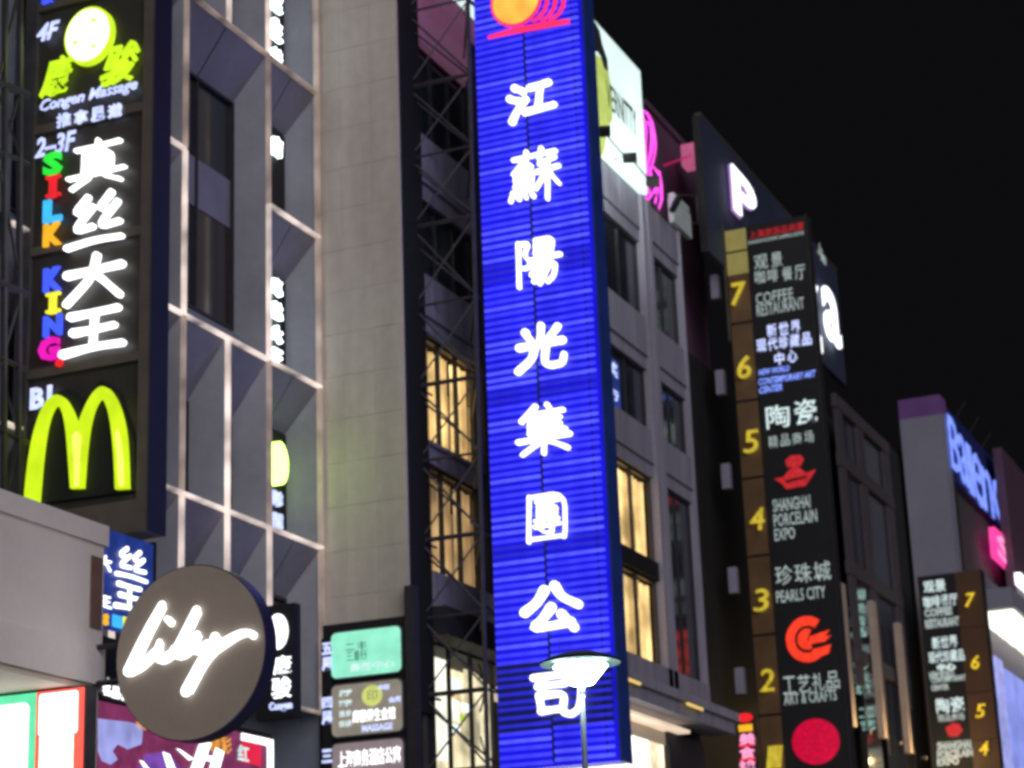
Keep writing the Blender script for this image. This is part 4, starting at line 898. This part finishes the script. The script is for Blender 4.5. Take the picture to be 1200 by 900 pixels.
F, o = frthing('window_characters', 'stack of dim mint green characters imitating reflections in the grid building windows', 'sign', 'P', gx0+1.6, (gx0+1.6, onX(1000, 760, gx0+1.6).y, onX(1005, 862, gx0+1.6).z))
for s, x0, y in (('陶', 996, 697), ('瓷', 995, 713), ('精', 996, 728), ('品', 997, 741), ('珍', 1000, 781), ('珠', 1001, 795), ('城', 1002, 808), ('工', 1006, 835), ('艺', 1008, 850)): text(F, o, s, x0, x0+18, y-6, y+6, emi('mint_reflection', (.42,.75,.66), .42, .3, 6), off=.0, depth=.02, bold=.05, name='character')  # glowing characters stand in for lettering reflected in the window glass

# ================================================================== WHITE SLAB and blue name board building
XBk = 100.0
q0 = onX(1052, 470, XBk); q1 = onX(1101, 462, XBk)
wb = thing('slab_building', 'pale slab ended building with purple lit top beyond the grid building', 'building', (XBk, q1.y, 0))
zt_ = q1.z; zlow_ = onX(1098, 668, XBk).z-3
box(wb, 'slab', 'whitewall', 0, 1.2, 0, q0.y-q1.y, 0, zt_-1.0); box(wb, 'purple_glow_top', 'purplew', 0, 1.2, .0, q0.y-q1.y, zt_-.997, zt_)
box(wb, 'street_wall', mat('brown_render', (.075,.062,.068), .8, .2, .3), 1.21, 62, .25, 9, 0, zt_-2.2); box(wb, 'reveal', 'steel', 1.21, 1.9, .0, .24, 20, zt_-.6)
F, o = frthing('name_board', 'deep blue board with glowing blue white shop name beside the pale slab', 'sign', 'S', q1.y-.05, (XBk+1.3, q1.y-.05, 26))
bb = F.px(1186, 590)[0]; zt2 = F.px(1103, 470)[1]; zb2 = F.px(1115, 560)[1]
box(o, 'board', 'signblue', 0, bb, 0, .28, zb2, zt2)
cs = [(1114, 1124, 494, 550), (1125, 1134, 513, 566), (1135, 1140, 524, 577), (1141, 1152, 534, 590), (1153, 1163, 553, 600), (1165, 1180, 565, 612)]
for s, (x0, x1, yt, yb) in zip('Baleno', cs): text(F, o, s, x0, x1, yt, yb, 'bal', off=.08, depth=.04, bold=.0, name='letter')
for i in range(5): MB().bar((2+i*3.2, 0, zt2), (2.2+i*3.2, -.5, zt2+.8), .03).build('lamp_arm', 'steel', o)
F, o = frthing('pink_sign', 'small glowing hot pink panel sign below the end of the blue name board', 'sign', 'S', q1.y-.6, (onY(1166, 650, q1.y-.6).x, q1.y-.6, onY(1178, 672, q1.y-.6).z-.5))
ppoly(F, o, 'panel', 'hotpink', [(1165,617),(1188,638),(1190,672),(1168,652)], .0, .3); 
text(F, o, 'S', 1170, 1184, 632, 658, emi('pale_pink', (1.0,.35,.65), 1.0), off=.02, depth=.01, bold=.02, name='letter')

# second directory sign
XD2 = 97.0
F, o = frthing('directory_sign', 'smaller black directory with gold numbers on its right hand strip at far right', 'sign', 'P', XD2, (XD2, onX(1078, 780, XD2).y, onX(1120, 960, XD2).z))
a = F.px(1077, 700)[0]; m_ = F.px(1121, 700)[0]; b = F.px(1152, 700)[0]; t = F.px(1110, 672)[1]
box(o, 'cabinet', 'black', a, m_, 0, .6, 0, t); box(o, 'side_sheet', 'black', b+.003, b+.05, -.02, .6, 0, t)
jn = [t, F.px(1140, 735)[1], F.px(1140, 812)[1], F.px(1140, 868)[1], 0]
for i in range(4): box(o, 'gold_panel', mat('dark_gold', (.09,.045,.022), .5, .2, 1), m_+.01, b, 0, .5, jn[i+1]+.03, jn[i])
for s, x0, x1, yt, yb, mm in (('观景', 1082, 1108, 680, 694, 'white1'), ('咖啡餐厅', 1082, 1122, 697, 711, 'white1'), ('COFFEE', 1083, 1116, 712, 722, 'greyw'), ('RESTAURANT', 1084, 1124, 724, 735, 'greyw'),
    ('新世界', 1092, 1122, 745, 760, 'white1'), ('现代珍藏品', 1088, 1130, 762, 776, 'white1'), ('中心', 1098, 1120, 777, 786, 'white1'), ('NEW WORLD', 1089, 1118, 786, 795, 'greyw'), ('CONTEMPORARY', 1091, 1132, 792, 799, 'greyw'), ('CENTER', 1091, 1112, 802, 809, 'greyw'),
    ('陶瓷', 1097, 1130, 817, 835, 'white1'), ('精品商场', 1099, 1130, 836, 845, 'greyw'), ('SHANGHAI', 1098, 1138, 868, 878, 'greyw'), ('PORCELAIN', 1098, 1140, 878, 888, 'greyw'), ('EXPO', 1098, 1124, 888, 897, 'greyw')):
    text(F, o, s, x0, x1, yt, yb, mm, off=.03, depth=.02, bold=.05)
ppoly(F, o, 'emblem', 'redsign', [(1108,853),(1116,847),(1124,848),(1128,856),(1122,863),(1112,863)], .03, .02)
for s, x, y in (('7', 1134, 703), ('6', 1141, 776), ('5', 1147, 833), ('4', 1151, 877)): text(F, o, s, x-5, x+5, y-8, y+8, 'goldnodim', off=.2, depth=.1, bold=.01, name='number', lean=.15)

# brightly lit mall at the far right
YM = 18.4
mb_ = thing('shopping_mall', 'bright white and lilac lit shop front at the far right edge', 'building', (112, YM, 0))
def MX(x, y, Y=YM): return onY(x, y, Y).x-112
def MZ(x, y, Y=YM): return onY(x, y, Y).z
xa = MX(1166, 800); xb = MX(1230, 800)
box(mb_, 'wall', mat('mall_wall', (.22,.2,.24), .6), xa+.5, xb+20, .3, .9, 0, MZ(1185, 690)-.2)
box(mb_, 'canopy', 'whitewall', xa, xb+20, -1.2, .29, MZ(1185, 735), MZ(1185, 742)+1.2)
box(mb_, 'canopy_light', 'shop', xa+1, xb+20, -1.0, .28, MZ(1185, 742)-.35, MZ(1185, 735)-.003)
box(mb_, 'lit_window', 'lilac', xa+1, MX(1182, 820), .1, .28, 4, MZ(1178, 775)); box(mb_, 'lit_window', emi('mall_blue', (.30,.36,.95), .75, .3, .5), MX(1184, 820), xb+10, .1, .28, 4, MZ(1190, 790))
box(mb_, 'sign_lamp', 'white', MX(1188, 690), xb+3, -.4, -.1, MZ(1195, 692), MZ(1195, 680))
box(mb_, 'upper_panel', mat('magenta_render', (.10,.05,.08), .6), MX(1189, 600), xb+30, .32, .8, MZ(1185, 690), MZ(1195, 540))

# ================================================================== STREET LAMP
q = onY(680, 774, 7.6)
sl = thing('street_lamp', 'lit street lamp with dark saucer cap before the lowest part of blue sign', 'street lamp', (q.x, q.y, 0))
dd = (q-EYE).length; u_ = dd/FPX
hz = q.z
MB().lathe((0, 0, hz), [(.01, 12*u_), (18*u_, 9*u_), (40*u_, 2*u_), (48*u_, -2*u_), (47*u_, -4*u_), (20*u_, 0*u_)], 40).build('cap', 'lampcap', sl)
MB().lathe((0, 0, hz), [(27*u_, -3*u_), (32*u_, -7*u_), (15*u_, -27*u_), (12*u_, -28*u_)], 32).build('diffuser', 'lampw', sl)
MB().lathe((0, 0, hz), [(19*u_, -.3*u_), (24*u_, -1*u_), (24*u_, -2.8*u_)], 32).build('collar', 'lampcap', sl)
MB().lathe((0, 0, 0), [(.09, 0), (.09, .5), (.04, .6), (3.0*u_, hz-28*u_), (8*u_, hz-26.5*u_), (11*u_, hz-25.1*u_)], 16).build('pole', 'pole', sl)
l = bpy.data.lights.new('lamp_light', 'POINT'); l.energy = 160; l.color = (.85, 1, 1); l.shadow_soft_size = .12
lo = bpy.data.objects.new('lamp_light', l); C.objects.link(lo); lo.parent = sl; lo.location = (0, 0, hz-38*u_)
